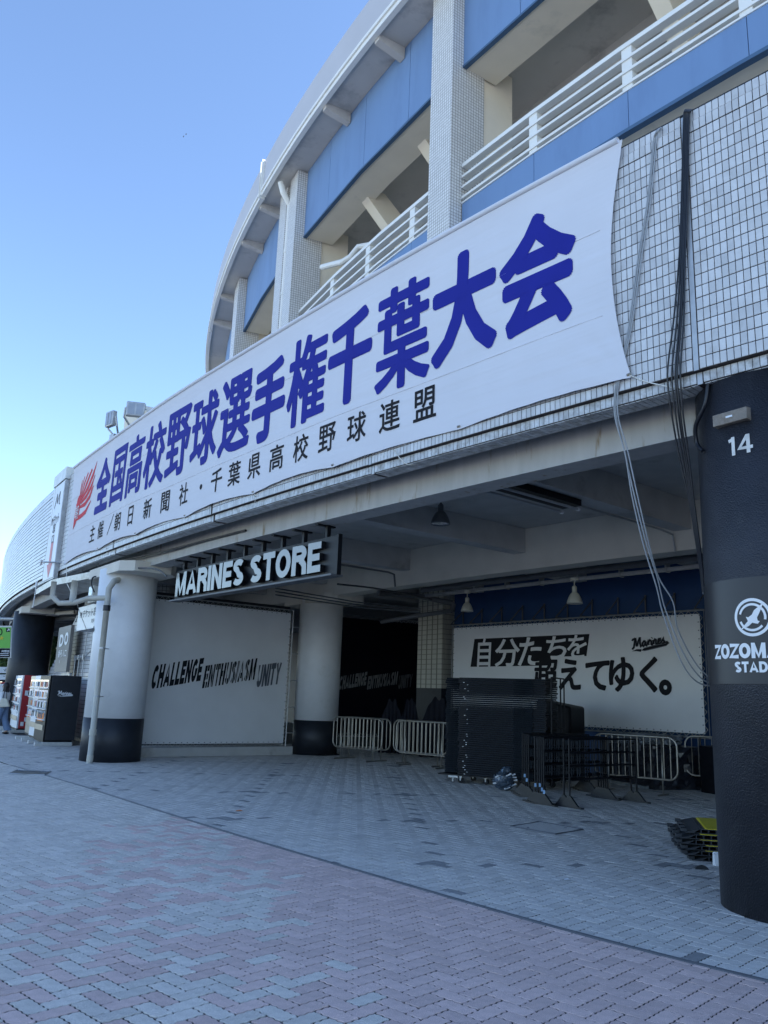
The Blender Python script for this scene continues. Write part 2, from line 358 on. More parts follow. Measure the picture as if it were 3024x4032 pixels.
def script_word(b, fn, t=.13, lift=0.0):
    for k, p in enumerate(SCRIPT): stroke(b, p, t, fn, 0, lift + .0004 * (k % 4))
    stroke(b, [(2.96, .06), (3.25, .14), (3.34, .02), (3.16, -.10), (2.2, -.14), (1.2, -.24), (.9, -.30)], [t * .6, t * .9, t, t * 1.2, t * 1.7, t * 1.5, .01], fn, 0, lift + .0022)
    stroke(b, [(.9, -.30), (.45, -.20), (.02, -.24)], [t * 1.3, t * .9, .01], fn, 0, lift + .0026)

# ================================================================== GROUND
gb = B(); n = 64
gb.add([(0, 0, -.05)] + [(900 * math.cos(2 * pi * i / n), 900 * math.sin(2 * pi * i / n), -.05) for i in range(n)], [(0, i + 1, (i + 1) % n + 1) for i in range(n)])
obj('ground', gb, M_FAR, kind='structure')
ub = B(); ub.add([(-34, -3, -.005), (22, -3, -.005), (22, 46, -.005), (-34, 46, -.005)], [(0, 1, 2, 3)])
obj('joint_bedding', ub, M_MORTAR, kind='structure')
KERB_PX = [(0, 3005), (181, 3050), (344, 3099), (615, 3190), (904, 3280), (1500, 3455), (1757, 3528), (2051, 3617), (2327, 3689), (2602, 3762), (3024, 3865), (3300, 3925)]
KSD = sorted([sd_of(*gp(a, b)[:2]) for a, b in KERB_PX])
KS = np.array([p[0] for p in KSD]); KD = np.array([p[1] for p in KSD])
KD = np.convolve(np.concatenate([[KD[0]], KD, [KD[-1]]]), [.25, .5, .25], 'valid')
def kerb_d(s): return np.interp(s, KS, KD)
def XY(px): return [gp(a, b)[:2] for a, b in px]
def edge_fn(px):
    P = sorted(XY(px), key=lambda p: p[1]); ys = [p[1] for p in P]; xs = [p[0] for p in P]
    return lambda y: np.interp(y, ys, xs)
XRED = edge_fn([(1430, 4032), (1293, 3777), (1193, 3615), (1112, 3452), (930, 3300), (800, 3240)])
XGREY = edge_fn([(-900, 4032), (0, 3575), (135, 3533), (334, 3393), (490, 3270), (700, 3215)])
PW = .1078; A0 = rad(46.5); UX = np.array([math.cos(A0), math.sin(A0)]); VX = np.array([-UX[1], UX[0]]); ORG = np.array([1.494, 4.674])
# darker pavers laid on a wide grid inside the kerb line
NA, NB = np.array([.63, 8.38]), np.array([2.43, .42]); NV = np.array([-.05, 2.86])
DARK = []
for i in range(-6, 5):
    for j in range(-1, 6):
        P0 = NA + NB * i + NV * j; DARK.append((P0, 2))
        for k in range(1, 5): DARK.append((P0 + NB * k / 5, 1))
        for k in range(1, 5): DARK.append((P0 + NV * k / 5, 1))
def edge_pts(p, q, fine):                           # one side of a paver with the interlocking wave
    p = np.array(p, float); q = np.array(q, float); L = int(round(np.abs(q - p).sum())); out = []
    dr = (q - p) / L; along = 0 if abs(dr[0]) > .5 else 1
    K = 8 if fine else 1
    for i in range(L * K):
        c = p + dr * i / K; fr = c[along] * 2 * pi
        off = .042 * math.sin(fr * 2) if fine else 0
        cc = c.copy(); cc[1 - along] += off; out.append(cc)
    return out
def clip(poly, nrm, c0):                            # keep nrm.p <= c0
    out = []
    for i in range(len(poly)):
        a, b = poly[i], poly[(i + 1) % len(poly)]; fa, fb = nrm @ a - c0, nrm @ b - c0
        if fa <= 0: out.append(a)
        if (fa < 0) != (fb < 0) and abs(fa - fb) > 1e-9: out.append(a + (b - a) * fa / (fa - fb))
    return out
def in_view(x, y):
    v = np.array([x, y, -CAM_H]); zc = v @ FWD
    if zc < .6: return False
    return -330 < 1512 + FPX * (v @ RGT) / zc < 3500 and 2016 - FPX * (v @ UPV) / zc < 4550
pav = {}                                            # material key -> list of pavers (outline, centre, distance)
GX = np.arange(-330, 330)
cnt = 0
for gx in range(-140, 420):
    for gy in range(-250, 330):
        k = (gx - gy) % 4
        if k not in (0, 3): continue
        if k == 0: c = (gx + 1.0, gy + .5); rect = [(gx, gy), (gx + 2, gy), (gx + 2, gy + 1), (gx, gy + 1)]
        else: c = (gx + .5, gy + 1.0); rect = [(gx, gy), (gx + 1, gy), (gx + 1, gy + 2), (gx, gy + 2)]
        cw = ORG + PW * (UX * c[0] + VX * c[1]); x, y = cw
        if y < 2.2 or y > 40 or abs(x) > 34 or not in_view(x, y): continue
        s, d = sd_of(x, y)
        if d > 16 or d < -22: continue
        dist = math.hypot(x, y); kd = float(kerb_d(s)); inside = d > kd
        if inside and d > .3 and dist > 27: continue
        fine = dist < 9.5
        pts = []
        for i in range(4): pts += edge_pts(rect[i], rect[(i + 1) % 4], fine)
        cc = np.array(c); g = (.0046 if not inside else .0048) / PW
        poly = []
        for p in pts:
            q = p - cc; ln = np.abs(q).max(); hx = 1.0 if k == 0 else .5; hy = .5 if k == 0 else 1.0
            q = np.array([q[0] * (1 - g / hx), q[1] * (1 - g / hy)]); p = cc + q
            poly.append(ORG + PW * (UX * p[0] + VX * p[1]))
        pieces = [(poly, inside)]
        if abs(d - kd) < .2:                        # cut along the kerb, both sides of the cut are laid
            th = TH0 - s / RF; nr = np.array([math.cos(th), math.sin(th)])
            ds = .3; sl_ = (kerb_d(s + ds) - kerb_d(s - ds)) / (2 * ds); tn = np.array([math.sin(th), -math.cos(th)])
            nr = nr + tn * sl_; nr /= np.linalg.norm(nr); K0 = np.array(W(s, kd)[:2]); m_ = .026
            pieces = [(clip(poly, nr, nr @ K0 - m_), True), (clip(poly, -nr, -(nr @ K0) - m_), False)]
        for poly, inside in pieces:
            if len(poly) < 3: continue
            if inside:
                key = 'in'; best = 9
                for P0, kk in DARK:
                    q = cw - P0
                    if kk == 2:
                        if abs(q[0]) + abs(q[1]) < .21: key = 'dark'
                    elif q[0] * q[0] + q[1] * q[1] < .0052: key = 'dark'
            else:
                xr, xg = float(XRED(y)), float(XGREY(y))
                jit = random.gauss(0, .10)
                if x + jit > xr: key = 'red'
                elif x + jit * 2 < xg - .35 * 0: key = 'grey'
                else: key = 'red' if random.random() < .47 else 'grey'
                if key == 'red' and y > 13.5 and x < -3: key = 'grey'
            pav.setdefault(key, []).append((poly, cw, dist, fine)); cnt += 1
def paver_geo(poly, c, base=(0, 0), tilt=None):
    n = len(poly); top = []; tx, ty, tz = tilt or (0, 0, 0)
    for p in poly:
        q = p - c; top.append((p[0] - base[0], p[1] - base[1], tz + q[0] * tx + q[1] * ty))
    vi = [(c[0] + (p[0] - c[0]) * .955 - base[0], c[1] + (p[1] - c[1]) * .955 - base[1], t[2]) for p, t in zip(poly, top)]
    vo = [(t[0], t[1], t[2] - .0028) for t in top]; vb = [(t[0], t[1], -.022) for t in top]
    v = vi + vo + vb; f = [tuple(range(n))]
    for r_ in (0, 1):
        a = r_ * n; b_ = a + n
        f += [(a + (i + 1) % n, a + i, b_ + i, b_ + (i + 1) % n) for i in range(n)]
    return v, f
def rtilt(): return (random.gauss(0, .006), random.gauss(0, .006), random.gauss(0, .0006))
def lay(field, keys, label=None):
    root = bpy.data.objects.new(field, None); COL.objects.link(root); root['kind'] = 'structure'
    allp = sorted([(p[2], k, p) for k in keys for p in pav.get(k, [])], key=lambda q: q[0])
    MI = dict(red=M_PRED, grey=M_PGREY, dark=M_PDARK); MI['in'] = M_PIN
    MJ = dict(red=M_REDB, grey=M_GREYB, dark=M_DARKB); MJ['in'] = M_INB
    # the nearest ones whose centre the picture shows are single objects
    solo = []; rest = []
    for q in allp:
        v = np.array([q[2][1][0], q[2][1][1], -CAM_H]); zc = v @ FWD
        px, py = 1512 + FPX * (v @ RGT) / zc, 2016 - FPX * (v @ UPV) / zc
        (solo if len(solo) < 298 and -40 < px < 3064 and py < 4080 else rest).append(q)
    for _, k, (poly, c, dist, fine) in solo:
        v, f = paver_geo(poly, c, base=c, tilt=rtilt())
        o = bpy.data.objects.new('paver', mesh('paver', v, f, MI[k])); COL.objects.link(o); o.location = (c[0], c[1], 0); o.parent = root
    for k in keys:
        V = []; F = []; tone = []
        for _, kk, (poly, c, dist, fine) in rest:
            if kk != k: continue
            v, f = paver_geo(poly, c, tilt=rtilt()); a = len(V); V += v; F += [tuple(i + a for i in q) for q in f]; tone += [random.uniform(.9, 1.09)] * len(f)
        if not V: continue
        me = mesh('paver_field', V, F, MJ[k]); at = me.attributes.new('tone', 'FLOAT', 'FACE'); at.data.foreach_set('value', tone)
        o = bpy.data.objects.new({'red': 'red_pavers', 'grey': 'grey_pavers', 'in': 'inner_pavers', 'dark': 'dark_pavers'}[k], me); COL.objects.link(o); o.parent = root; o['kind'] = 'stuff'
lay('plaza_paving', ['red', 'grey']); lay('concourse_paving', ['in', 'dark'])
kb = B(); kb2 = B()
ss = np.arange(KS[0], KS[-1], .6)
kb2.tube([W(s, kerb_d(s) - .012, -.004) for s in ss], .012, 6)
kb2.tube([W(s, kerb_d(s) + .016, -.003) for s in ss], .010, 6)
obj('drain_slot_edging', kb2, M_DARKPIPE, kind='structure')
# lid of a service shaft, framed, lying in the inner paving
mh = [gp(2010, 3255), gp(2187, 3286), gp(2295, 3267), gp(2122, 3237)]
t = thing('shaft_cover', 'square paved shaft cover with a dark metal frame set in the inner paving', 'shaft cover', (mh[0][0], mh[0][1], 0))
fb = B(); fb.tube([(p[0], p[1], .002) for p in mh], .014, 4, closed=True); obj('frame', fb, M_DARKPIPE, t)
fb = B(); fb.hexa([(p[0], p[1], -.004) for p in mh] + [(p[0], p[1], .0035) for p in mh]); obj('paved_lid', fb, M_PIN, t)
fb = B(); c_ = np.mean(np.array(mh), 0)
for k in (-1, 1): fb.lathe([(.02, .0), (.02, .006), (.004, .007)], (c_[0] + k * .25, c_[1] + k * .05, .002), 8)
obj('lifting_socket', fb, M_DARKPIPE, t)
# drain grate at the left
g0, g1, g2, g3 = gp(35, 3047), gp(175, 3053), gp(200, 3039), gp(70, 3034)
t = thing('drain_grate', 'steel drain grate set in the kerb line at the far left', 'drain grate', g0)
fb = B(); fb.tube([(p[0], p[1], .004) for p in (g0, g1, g2, g3)], .016, 4, closed=True); obj('frame', fb, M_GALV, t)
G0, G1, G2, G3 = map(np.array, (g0, g1, g2, g3))
for i in range(1, 13):
    q = i / 13; a = G0 + (G1 - G0) * q; b_ = G3 + (G2 - G3) * q
    fb = B(); fb.tube([(a[0], a[1], .004), (b_[0], b_[1], .004)], .011, 4); obj('bar', fb, M_GALV, t)
# small litter
b = B(); rg = random.Random(3)
for k in range(60):
    x, y = rg.uniform(-6, 3.5), rg.uniform(4.2, 15); r_ = rg.uniform(.004, .012)
    b.add([(x + r_ * math.cos(a), y + r_ * math.sin(a) * rg.uniform(.6, 1.2), .0035) for a in (0, 1, 2, 3, 4, 5, 5.8)], [tuple(range(7))])
obj('gum_spots', b, M_PDARK, kind='stuff')
b = B()
for k in range(26):
    x, y = rg.uniform(-5, 3.5), rg.uniform(4.2, 15); r_ = rg.uniform(.004, .010)
    b.add([(x + r_ * math.cos(a), y + r_ * math.sin(a), .004) for a in (0, 1.2, 2.1, 3.4, 4.6)], [tuple(range(5))])
obj('pale_crumbs', b, M_WHITEPL, kind='stuff')
for nm, lab, px, col, sz in (('fallen_leaf', 'dry orange leaf lying on the inner paving near the kerb', (941, 3194), M_ORANGE, .05),
                             ('paper_scrap', 'small white paper scrap lying on the paving in front of the shaft cover', (2232, 3466), M_WHITEPL, .03)):
    p = gp(*px); b = B(); b.add([(p[0] - sz, p[1] - sz * .5, .006), (p[0] + sz * .2, p[1] - sz * .8, .012), (p[0] + sz, p[1], .008), (p[0] + sz * .3, p[1] + sz * .7, .014), (p[0] - sz * .6, p[1] + sz * .5, .009)], [(0, 1, 2), (0, 2, 3), (0, 3, 4)])
    b.add([(x, y, z - .002) for x, y, z in b.v], [(2, 1, 0), (3, 2, 0), (4, 3, 0)]); tag(obj(nm, b, col), lab, 'litter')

# ================================================================== STADIUM: lower ring
ST = thing('stadium', 'round concrete baseball stadium with white tile fascia and blue upper panels', 'stadium', (0, 0, 0))
TS, TZ = .0628, .1143                               # tile pitch
ZB, ZT = 4.50, 7.13
SL, SR = 66.0, -7.0
b = B(); b.arc(SR, SL, .0, .30, ZB, ZT - .01, 1.0); b.arc(SR, SL, .062, .30, 4.395, ZB, 1.0); obj('fascia_wall', b, M_GROUT, ST)
def tile_local(w_, h_, p=.007, e=.0035):             # a glazed tile with eased edges, outward is -y
    a, c = w_ / 2, h_ / 2
    v = [(-a, 0, -c), (a, 0, -c), (a, 0, c), (-a, 0, c), (-a, -p + .002, -c), (a, -p + .002, -c), (a, -p + .002, c), (-a, -p + .002, c),
         (-a + e, -p, -c + e), (a - e, -p, -c + e), (a - e, -p, c - e), (-a + e, -p, c - e)]
    f = [(8, 9, 10, 11)] + [(4 + i, 4 + (i + 1) % 4, 8 + (i + 1) % 4, 8 + i) for i in range(4)] + [(i, (i + 1) % 4, 4 + (i + 1) % 4, 4 + i) for i in range(4)]
    return v, f
TL = tile_local(TS - .007, TZ - .008); TILEMESH = mesh('tile', *TL, M_TILE)
TLn = np.array(TL[0])
def tiles_joined(name, cells, m, parent, flat=False, wh=None):
    """cells: (s, d, z); flat = facing down"""
    base = np.array(tile_local(*wh)[0]) if wh else TLn; F0 = TL[1]; V = []; F = []; tone = []
    for i, (s, d, z) in enumerate(cells):
        v = base
        if flat: v = np.stack([base[:, 0], -base[:, 2], base[:, 1]], 1)
        r = rot_at(s); c_, s_ = math.cos(r), math.sin(r); P = W(s, d, z); tz = RNG.normal(0, .0006)
        X = P[0] + v[:, 0] * c_ - (v[:, 1] + tz) * s_; Y = P[1] + v[:, 0] * s_ + (v[:, 1] + tz) * c_; Z = P[2] + v[:, 2]
        k = len(V) * 12; V.append(np.stack([X, Y, Z], 1)); F += [tuple(q + i * 12 for q in f) for f in F0]; tone += [float(RNG.uniform(.85, 1.08))] * len(F0)
    me = mesh(name, np.concatenate(V).tolist(), F, m); at = me.attributes.new('tone', 'FLOAT', 'FACE'); at.data.foreach_set('value', tone)
    o = bpy.data.objects.new(name, me); COL.objects.link(o); o.parent = parent; o['kind'] = 'stuff'; return o
rows = 23; lng = []; near = []; far = []; low = []; und = []
NC = int((SL - SR) / TS)
JOINTS = [3.08, 7.60, 12.05, 16.95, 21.6, 26, 30.5, 35, 39.5, 44, 48.5]
for i in range(NC):
    s = SR + (i + .5) * TS
    if any(abs(s - j) < .055 for j in JOINTS): continue
    if s < -2: continue
    for r in range(rows):
        z = ZB + (r + .5) * TZ + .002
        dd = -.002 if r < rows - 2 else -.008
        if r == rows - 1: dd = .0
        if s < 21.6: (near if (1.55 < s < 3.75 and r < rows) else far).append((s, dd, z))
        elif i % 8 == 0: lng.append((s + 3.5 * TS, dd, z))
    low.append((s, .058, 4.395 + .052)); 
    for k in range(2): und.append((s, .062 + .063 + k * .118, 4.392))
# the 300 that show largest to the right of the banner are single tiles
near.sort(key=lambda q: (q[0] - 1.9)**2 * 2.2 + (q[2] - 5.6)**2 * .5)
vis = [q for q in near if 1.6 < q[0] < 3.72]
solo = vis[:300]; rest = [q for q in near if q not in set(solo)]
for s, d, z in solo:
    o = bpy.data.objects.new('tile', TILEMESH); COL.objects.link(o); o.parent = ST; o.location = W(s, d, z); o.rotation_euler = (0, 0, rot_at(s))
tiles_joined('fascia_tiles', rest + far, M_TILEJ, ST)
tiles_joined('fascia_courses', lng, M_TILEJ, ST, wh=(TS * 8 - .006, TZ - .019))
tiles_joined('drip_tiles', low, M_TILEDIRT, ST, wh=(TS - .006, .098))
tiles_joined('underside_tiles', und, M_TILEDIRT, ST, flat=True, wh=(TS - .006, .112))
for j in JOINTS[:6]:
    b = B(); b.arc(j - .024, j + .024, -.007, .0, ZB, ZT - .02); b.arc(j - .024, j + .024, .052, .07, 4.385, ZB - .002); obj('joint_cover', b, M_GALV, ST)
b = B(); b.arc(SR, SL, -.004, .30, ZT - .008, ZT + .012, 1.0); obj('coping', b, M_TILEDIRT, ST)
b = B(); b.arc(SR, SL, .302, .598, 4.62, 7.0, 1.5); b.arc(SR, SL, .60, 19, 4.95, 5.15, 2.0); obj('deck_slab', b, M_CONC, ST)
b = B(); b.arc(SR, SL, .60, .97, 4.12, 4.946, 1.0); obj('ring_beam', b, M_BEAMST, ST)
for s0 in [2.68 + 3.75 * k for k in range(-1, 14)]:
    wd = .34; 
    b = B(); b.arc(s0 + .02, s0 + wd, .972, 5.998, 4.46, 4.948); obj('radial_beam', b, M_CONC, ST)
b = B(); b.arc(SR, SL, 6.0, 6.42, 4.12, 4.946, 1.5); obj('inner_ring_beam', b, M_CREAM, ST)
for s0 in (4.5, 8.3, 12.0, 15.8, 19.6):
    b = B(); b.arc(s0, s0 + .4, 6.424, 15, 4.5, 4.945); obj('radial_beam', b, M_CONC, ST)
b = B(); b.arc(SR, SL, 15.5, 15.9, 0, 4.946, 2.0); obj('back_wall', b, M_BLACKPT, ST, label='added black rear wall keeping the concourse dark')  # black wall added behind the concourse so its interior stays dark
b = B(); b.arc(-9, -8.6, .6, 15.5, 0, 4.94); obj('side_wall', b, M_BLACKPT, ST)  # unseen black end wall, added for the same darkness
# columns
def column(s, d, r, top, m_low, m_up, zs, lab):
    c = W(s, d, 0)
    b = B(); b.lathe([(r, 0), (r, zs)], c, 64); lo = obj('column_base' if zs < 2 else 'column', b, m_low, ST, smooth=False, label=lab if zs >= 2 else None)
    for p in lo.data.polygons: p.use_smooth = len(p.vertices) == 4
    if zs < top:
        b = B(); b.lathe([(r - .003, zs), (r - .003, top)], c, 64); u = obj('column', b, m_up, ST, label=lab)
        for p in u.data.polygons: p.use_smooth = len(p.vertices) == 4
        return u, c
    return lo, c
C14, c14 = column(2.725, .71, .66, 4.385, M_STUCCO, None, 4.385, 'thick black rough column with number and emblem')
CL_, cL = column(17.55, .62, .64, 4.12, M_BLACKPT, M_WHITEPT, .90, 'white round column with black base and pipe')
c2p = np.array(gp(1236, 2975)[:2]); c2p *= 1 + .60 / np.linalg.norm(c2p); s2, d2 = sd_of(*c2p)
C2_, cC2 = column(s2, d2, .60, 4.12, M_BLACKPT, M_WHITEPT, .88, 'inner white round column with black base')
CF_, cF = column(31.0, .95, .70, 4.1, M_BLACKPT, None, 4.1, 'far black round column')
for s0, d0, r in ((17.55, .62, 1.05), (31.0, .95, 1.1), (s2, d2, 1.0)):
    b = B(); c = W(s0, d0, 0); q = rot_at(s0)
    pr = [(-1.7, -.55), (-1.35, -.95), (1.35, -.95), (1.7, -.55), (1.7, .75), (1.35, 1.1), (-1.35, 1.1), (-1.7, .75)]
    R2 = lambda x, y: (c[0] + x * math.cos(q) - y * math.sin(q), c[1] + x * math.sin(q) + y * math.cos(q))
    b.prism([(x * .8, y * .62) for x, y in pr], lambda u, v: (*R2(u, v), 3.98), lambda u, v: (*R2(u, v), 4.20)); obj('capital', b, M_CREAM, ST)
# kerb-like plinth under the left white hoarding
P0, P1 = gp(520, 2982), gp(1140, 2971.5)

# ------------------------------------------------------------------ upper ring (set back 11 to 12 m)
def upper():
    D = 12.5
    # low blue strip, panel by panel, straight between joints
    js = [-4.0, 3.7, 7.84, 11.97, 16.2]                       # bay right of the near pillar
    for a, b_ in zip(js, js[1:] + [20.35]):
        b = B(); b.chord(a + .012, b_ - .012, D, D + .12, 18.55, 19.82); obj('lower_blue_panel', b, M_BLUEP, ST)
    js = [21.95, 24.0, 28.0, 32.0, 36.7]
    for a, b_ in zip(js, js[1:]):
        b = B(); b.chord(a + .012, b_ - .012, D, D + .12, 18.55, 19.82); obj('lower_blue_panel', b, M_BLUEP, ST)
    for a, b_ in ((-4.0, 20.35), (21.95, 36.7), (40.1, 51)):
        b = B(); b.arc(a, b_, D - .03, D + .2, 18.43, 18.55, 4); obj('panel_edge', b, M_BLUEEDGE, ST)
        b = B(); b.arc(a, b_, D - .04, D + .16, 19.82, 19.88, 4); obj('white_coping', b, M_LIP, ST)
        b = B(); b.arc(a, b_, D + .17, D + 4.5, 18.6, 18.9, 4); obj('upper_deck', b, M_CREAMUP, ST)
        n = 0
        for z in (20.02, 20.47, 20.92, 21.37):
            b = B(); b.arc(a + .02, b_ - .02, D - .05, D + .22, z, z + (.10 if z < 21.3 else .16), 4); obj('railing_bar', b, M_LIP, ST)
    for s in (-.5, 3.7, 7.84, 11.97, 16.24, 24.0, 28.0, 32.0):
        b = B(); b.arc(s - .2, s + .2, D + .0, D + .3, 19.885, 20.018); b.arc(s - .2, s + .2, D - .0, D + .3, 20.122, 20.468); b.arc(s - .2, s + .2, D, D + .3, 20.572, 20.918); b.arc(s - .2, s + .2, D, D + .3, 21.022, 21.368)
        obj('railing_post', b, M_LIP, ST)
    # deep upper blue panels
    def up(js, z0=26.0, z1=30.0):
        for a, b_ in zip(js, js[1:]):
            b = B(); b.chord(a + .015, b_ - .015, D, D + .14, z0, z1); obj('upper_blue_panel', b, M_BLUEP, ST)
        b = B(); b.arc(js[0], js[-1], D - .035, D + .16, z0 - .10, z0 - .004, 5); obj('panel_edge', b, M_BLUEEDGE, ST)
        b = B(); b.arc(js[0], js[-1], D + .17, D + 1.7, z0 - .04, z0 + .5, 5); obj('soffit_beam', b, M_CREAMUP, ST)
        b = B(); b.arc(js[0], js[-1], D + 1.3, D + 1.7, z0 + .502, z0 + 3.9, 5); obj('rear_face', b, M_CREAMUP, ST)
    up([-4, .6, 4.7, 8.8, 12.9, 16.9, 20.42]); up([22.0, 24.6, 28.9, 33.2, 36.75]); up([40.1, 43.5, 47.2, 51.5]); up([53.8, 57, 60, 64, 68])
    # pillars clad in small tiles
    def pillar(a, b_, lab=None):
        b = B(); b.arc(a, b_, 11.95, 13.6, 7.0, 29.95, 5); o = obj('tiled_pillar', b, M_PIL, ST, label=lab)
        b = B(); b.arc(a + .1, b_ - .1, 13.604, 15.2, 7.0, 27.9, 5); obj('pillar_web', b, M_CREAMUP, ST)
    pillar(20.42, 21.92); pillar(2.5, 4.0); pillar(36.78, 38.1); pillar(38.75, 40.05); pillar(51.6, 53.7)
    b = B(); b.tube([W(38.42, 12.1, 7.2), W(38.42, 12.1, 28.6), W(38.3, 11.6, 29.2), W(38.3, 11.4, 29.8)], .17, 10); obj('downpipe', b, M_LIP, ST)
    for z in np.arange(10, 28, 2.6):
        b = B(); b.tube([W(38.42, 12.1, z), W(38.42, 12.1, z + .22)], .20, 10); obj('pipe_collar', b, M_LIP, ST)
    b = B(); b.arc(38.12, 38.73, 12.5, 13.6, 7, 29.9); obj('joint_recess', b, M_GREYUP, ST)
    # roof edge
    for a, b_ in ((-6, 40.3), (40.62, 62), (62.2, 90)):
        b = B(); b.arc(a, b_, 10.9, 11.1, 30.30, 32.2, 2.0); obj('roof_fascia', b, M_ROOF, ST)
        b = B(); b.arc(a, b_, 10.78, 11.1, 30.13, 30.296, 2.0); obj('gutter_trim', b, M_LIP, ST)
        b = B(); b.arc(a, b_, 10.86, 11.1, 29.88, 30.12, 2.0); obj('gutter_trim', b, M_LIP, ST)
    b = B(); b.arc(40.28, 40.34, 10.74, 11.12, 29.86, 32.25); b.arc(40.60, 40.66, 10.74, 11.12, 29.86, 32.25); obj('roof_joint_cover', b, M_LIP, ST)
    b = B(); b.arc(-6, 90, 11.12, 12.62, 30.02, 30.2, 2.5); obj('roof_soffit', b, M_GREYUP, ST)
    b = B(); b.arc(-6, 40.3, 11.15, 34, 31.9, 32.1, 3); b.arc(40.64, 90, 11.15, 34, 31.9, 32.1, 3); obj('roof', b, M_GREYUP, ST)  # slab out of view, made solid so the building blocks the sun
    b = B(); b.arc(-60, 150, 34, 34.5, 0, 31.9, 4); b.arc(-60, -6.1, 11.15, 34, 31.9, 32.1, 4); b.arc(90.2, 150, 11.15, 34, 31.9, 32.1, 4); obj('bowl_wall', b, M_GREYUP, ST)  # unseen full-height wall and roof ends, added to block the sun
    for s in (-3, 2.9, 8.7, 14.5, 25.3, 30.9, 41.5, 46.3, 55, 60):
        b = B(); b.arc(s - .2, s + .2, 11.12, 12.48, 29.72, 30.016, z0b=29.45); obj('eaves_bracket', b, M_GREYUP, ST)
    # concourse behind the openings: stepped underside of the stand, raking frames, rear wall
    b = B(); b.arc(-6, 70, 14.3, 17.6, 26.9, 27.3, 4); b.arc(-6, 70, 17.0, 17.6, 25.9, 27.39, 4); obj('stand_step', b, M_GREYUP, ST)
    b = B(); b.arc(-6, 70, 17.62, 20.4, 25.7, 26.1, 4); b.arc(-6, 70, 19.8, 20.4, 24.0, 25.69, 4); obj('stand_step', b, M_GREYUP, ST)
    b = B(); b.arc(-6, 70, 20.42, 21.0, 18.6, 24.4, 4); obj('rear_wall', b, M_GREYUP, ST)
    b = B(); b.arc(-6, 70, 17.0, 21, 18.5, 18.8, 4); obj('upper_deck', b, M_GREYUP, ST)
    b = B(); b.arc(-6, 90, 13.8, 14.2, 27.0, 31.85, 4); obj('rear_face', b, M_CREAMUP, ST)
    for s in (-1, 6.2, 12.3, 25.6, 31.4, 44, 48):
        b = B(); p = [(13.3, 26.45), (14.8, 26.45), (20.4, 21.6), (20.4, 20.3), (19.6, 20.3)]
        b.prism(p, lambda u, v: W(s - .35, u, v), lambda u, v: W(s + .35, u, v)); obj('raking_frame', b, M_CREAMUP, ST)
    b = B(); b.tube([W(34.6, 12.9, 23.3), W(33.2, 13.0, 22.9), W(32.0, 13.0, 22.5), W(31.5, 13.2, 22.6), W(31.0, 13.4, 23.0), W(30.2, 13.8, 22.9)], .15, 10); obj('exhaust_duct', b, M_LIP, ST)
m = mat('pillar_mosaic', (.62, .62, .60), .4, .05, 1.0)
n_, l_ = m.node_tree.nodes, m.node_tree.links; bs = n_['Principled BSDF']
br = n_.new('ShaderNodeTexBrick'); br.offset = 0; br.inputs['Color1'].default_value = (.72, .72, .70, 1); br.inputs['Color2'].default_value = (.64, .64, .62, 1); br.inputs['Mortar'].default_value = (.22, .20, .18, 1)
br.inputs['Scale'].default_value = 1; br.inputs['Brick Width'].default_value = .13; br.inputs['Row Height'].default_value = .13; br.inputs['Mortar Size'].default_value = .012; br.inputs['Mortar Smooth'].default_value = .4
tc = n_.new('ShaderNodeTexCoord'); sp = n_.new('ShaderNodeSeparateXYZ'); cb = n_.new('ShaderNodeCombineXYZ'); l_.new(tc.outputs['Object'], sp.inputs[0])
ge = n_.new('ShaderNodeNewGeometry'); 
# along-wall coordinate: distance from the stadium centre for the side faces, angle for the front ones
vm = n_.new('ShaderNodeVectorMath'); vm.operation = 'SUBTRACT'; vm.inputs[1].default_value = (CX, CY, 0); l_.new(tc.outputs['Object'], vm.inputs[0])
s2_ = n_.new('ShaderNodeSeparateXYZ'); l_.new(vm.outputs[0], s2_.inputs[0]); at2 = n_.new('ShaderNodeMath'); at2.operation = 'ARCTAN2'; l_.new(s2_.outputs[1], at2.inputs[0]); l_.new(s2_.outputs[0], at2.inputs[1])
ml = n_.new('ShaderNodeMath'); ml.operation = 'MULTIPLY'; ml.inputs[1].default_value = RF - 11.95; l_.new(at2.outputs[0], ml.inputs[0])
fl = n_.new('ShaderNodeVectorMath'); fl.operation = 'MULTIPLY'; fl.inputs[1].default_value = (1, 1, 0); l_.new(vm.outputs[0], fl.inputs[0])
ln = n_.new('ShaderNodeVectorMath'); ln.operation = 'LENGTH'; l_.new(fl.outputs[0], ln.inputs[0])
ad = n_.new('ShaderNodeMath'); ad.operation = 'ADD'; l_.new(ml.outputs[0], ad.inputs[0]); l_.new(ln.outputs['Value'], ad.inputs[1])
l_.new(ad.outputs[0], cb.inputs[0]); l_.new(sp.outputs[2], cb.inputs[1]); l_.new(cb.outputs[0], br.inputs['Vector']); l_.new(br.outputs['Color'], bs.inputs['Base Color'])
bp = n_.new('ShaderNodeBump'); bp.inputs['Strength'].default_value = .6; bp.inputs['Distance'].default_value = .01; bp.invert = True; l_.new(br.outputs['Fac'], bp.inputs['Height']); l_.new(bp.outputs[0], bs.inputs['Normal'])
M_PIL = m
upper()

